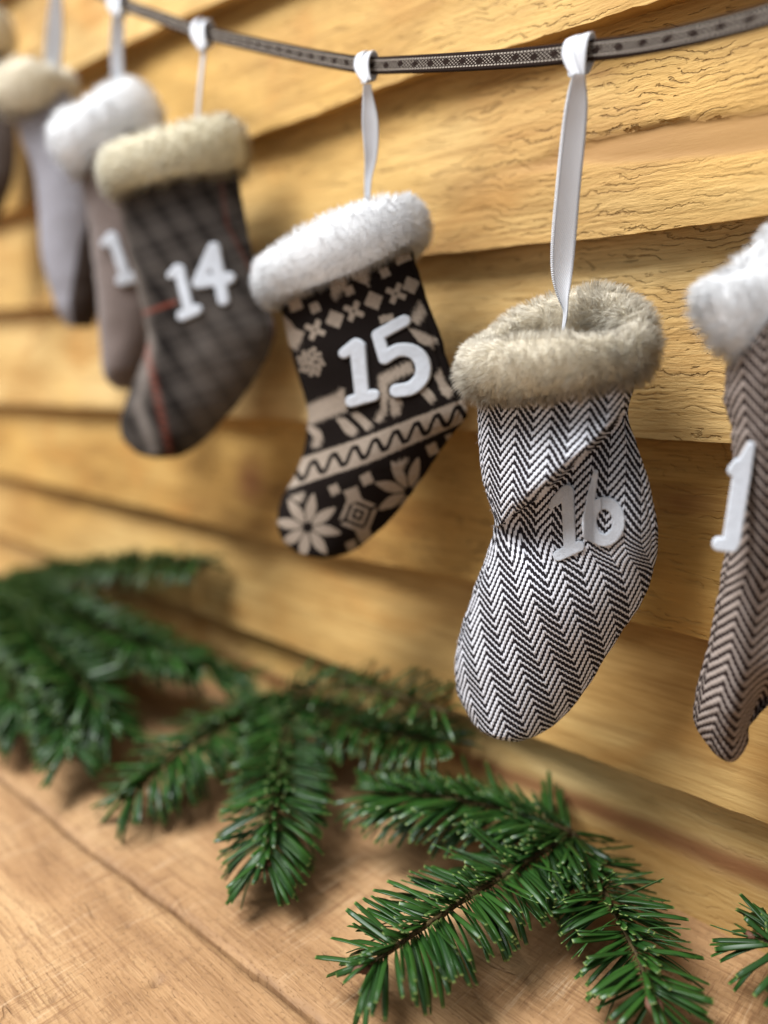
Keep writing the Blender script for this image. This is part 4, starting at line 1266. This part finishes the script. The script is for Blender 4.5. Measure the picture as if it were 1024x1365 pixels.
def place_needles(nd, parent, root, individual):
    """individual: that many as parts of their own, the rest as one mass"""
    rest = []
    for i, (P, D, S, Z, L, ci, rn) in enumerate(nd):
        if i < individual:
            li = int(np.argmin([abs(L - l) for l in LENS]))
            o = bpy.data.objects.new("needle", needle_mesh(ci, li))
            Mx = Matrix.Identity(4)
            k = L / LENS[li]
            off = P - root
            for r in range(3):
                Mx[r][0], Mx[r][1], Mx[r][2], Mx[r][3] = S[r], D[r] * k, Z[r], off[r]
            o.matrix_basis = Mx
            COL.objects.link(o)
            o.parent = parent
        else:
            rest.append((P, D, S, Z, L, ci, rn))
    if rest:
        Vs, Fs, AL, AC, RN = [], [], [], [], []
        for (P, D, S, Z, L, ci, rn) in rest:
            V, F, al, ac = needle_arrays(CURVES[ci], 5)
            co = P + S * (V[:, :1] * HALF_W) + D * (V[:, 1:2] * L) + Z * (V[:, 2:3] * L + V[:, 3:4] * HALF_W)
            b = sum(len(v) for v in Vs) if not Vs else b_next
            Fs += [tuple(k + b for k in f) for f in F]
            Vs.append(co); AL.append(al); AC.append(ac); RN.append(np.full(len(co), rn))
            b_next = b + len(co)
        me = bpy.data.meshes.new("needles")
        me.from_pydata([tuple(v) for v in np.concatenate(Vs)], [], Fs)
        attr_f(me, "along", np.concatenate(AL)); attr_f(me, "across", np.concatenate(AC)); attr_f(me, "rnd", np.concatenate(RN))
        me.polygons.foreach_set("use_smooth", np.ones(len(me.polygons), dtype=bool))
        o = link("needles", me, NEEDLE, parent)
        o["kind"] = "stuff"

def px_path(pts, n=40):
    P = []
    for px, py, z in pts:
        p = on_z(px, py, z)
        if p[1] > -0.030: p = on_y(px, py, -0.030)      # leans on the wall instead
        P.append(p)
    return catmull(np.array(P), n)

def ordered(nd):
    """largest in view first"""
    def score(e):
        P, D, L = e[0], e[1], e[4]
        x, y = project(np.array([P, P + D * L]))
        ok = ((x > -5) & (x < 1029) & (y > -5) & (y < 1370)).any()
        return -(np.hypot(x[1] - x[0], y[1] - y[0]) if ok else 0)
    return sorted(nd, key=score)

def sprig(label, shoots, individual, group="fir sprigs laid along the foot of the wall"):
    """shoots: list of dict(path=px points base->tip, per_m, length, ...)"""
    paths = [px_path(s["path"]) for s in shoots]
    root = paths[0][0].copy(); root[2] = 0
    e = empty("fir_sprig", tuple(root))
    tag(e, label, "fir sprig", group)
    nd = []
    for i, (s, C) in enumerate(zip(shoots, paths)):
        r0 = s.get("r", 0.00135)
        R = np.linspace(r0, r0 * 0.6, len(C))
        tw = link("twig", tube_mesh("twig", C, R, 8, 0.0004, i), BARK, e)
        if s.get("bud", True):
            for q in range(3):
                off = [np.zeros(3), RT * 0.0022 + np.array([0, 0, -.0004]), -RT * 0.002 + UPV * 0.0006][q]
                T = C[-1] - C[-2]; T /= np.linalg.norm(T)
                bc = np.array([C[-1] + off * 0.8 + T * k * 0.0042 for k in np.linspace(-0.2, 1, 7)])
                link("bud", tube_mesh("bud", bc, 0.75 * np.array([0.0009, 0.0015, 0.0018, 0.0017, 0.0013, 0.0007, 0.0002]), 8, 0.0002, q), BUD, e)
        nd += shoot_needles(C, s["seed"], s["per_m"], s["length"], s.get("up", 0.0), s.get("spread", 62))
    nd = ordered(nd)
    place_needles(nd, e, root, individual)
    return e

sprig("large forked fir sprig in front of the herringbone stocking, its sharp needles glossy", [
    dict(path=[(762, 1108, .016), (700, 1150, .024), (610, 1205, .026), (545, 1250, .025), (490, 1288, .020)], per_m=2900, length=0.0225, seed=1, spread=70),
    dict(path=[(762, 1108, .016), (790, 1160, .020), (822, 1220, .021), (852, 1280, .020), (870, 1335, .016)], per_m=2900, length=0.021, seed=2, spread=70),
    dict(path=[(762, 1108, .016), (690, 1085, .028), (600, 1065, .030), (500, 1058, .026)], per_m=3200, length=0.025, seed=3, spread=62, bud=False),
], 300)
sprig("fir sprig at the right end of the table, only its needle tips showing".replace("at the right end of the table", "beside the forked sprig, under the brown stocking"), [
    dict(path=[(1180, 1290, .018), (1100, 1278, .024), (1040, 1262, .026), (1010, 1250, .024)], per_m=2500, length=0.020, seed=4, spread=50)], 70)
sprig("upright fir sprig with pointed tip lying under the patterned stocking", [
    dict(path=[(376, 925, .022), (378, 1000, .028), (368, 1075, .028), (352, 1150, .020)], per_m=3200, length=0.025, seed=5, spread=60, up=-0.1),
    dict(path=[(376, 925, .022), (430, 950, .026), (510, 975, .026), (590, 990, .020)], per_m=2500, length=0.024, seed=6, bud=False),
    dict(path=[(376, 925, .022), (320, 955, .026), (245, 1000, .026), (170, 1058, .016)], per_m=3000, length=0.026, seed=7, up=-0.1),
    dict(path=[(376, 925, .022), (430, 915, .032), (520, 925, .034), (600, 950, .034)], per_m=700, length=0.024, seed=17, up=0.3, bud=False),
], 120)
sprig("broad dark fir sprig lying under the checked wool stocking", [
    dict(path=[(20, 770, .030), (60, 830, .040), (85, 910, .040), (95, 1000, .024)], per_m=3300, length=0.026, seed=8, up=-0.1),
    dict(path=[(20, 770, .030), (110, 840, .040), (210, 870, .042), (320, 900, .026)], per_m=3300, length=0.026, seed=9, bud=False),
    dict(path=[(20, 770, .030), (100, 820, .052), (170, 850, .052), (240, 880, .044)], per_m=3300, length=0.027, seed=39, bud=False),
    dict(path=[(20, 770, .030), (50, 850, .050), (110, 910, .046), (150, 970, .030)], per_m=3300, length=0.026, seed=29, bud=False),
    dict(path=[(20, 770, .030), (90, 760, .045), (180, 752, .055), (265, 752, .060)], per_m=2500, length=0.024, seed=10, bud=False),
    dict(path=[(20, 770, .030), (5, 840, .036), (15, 920, .034), (30, 965, .022)], per_m=3300, length=0.026, seed=12, bud=False),
    dict(path=[(20, 770, .030), (-40, 800, .030), (-70, 860, .030), (-60, 930, .024)], per_m=2500, length=0.026, seed=13, bud=False),
], 0)
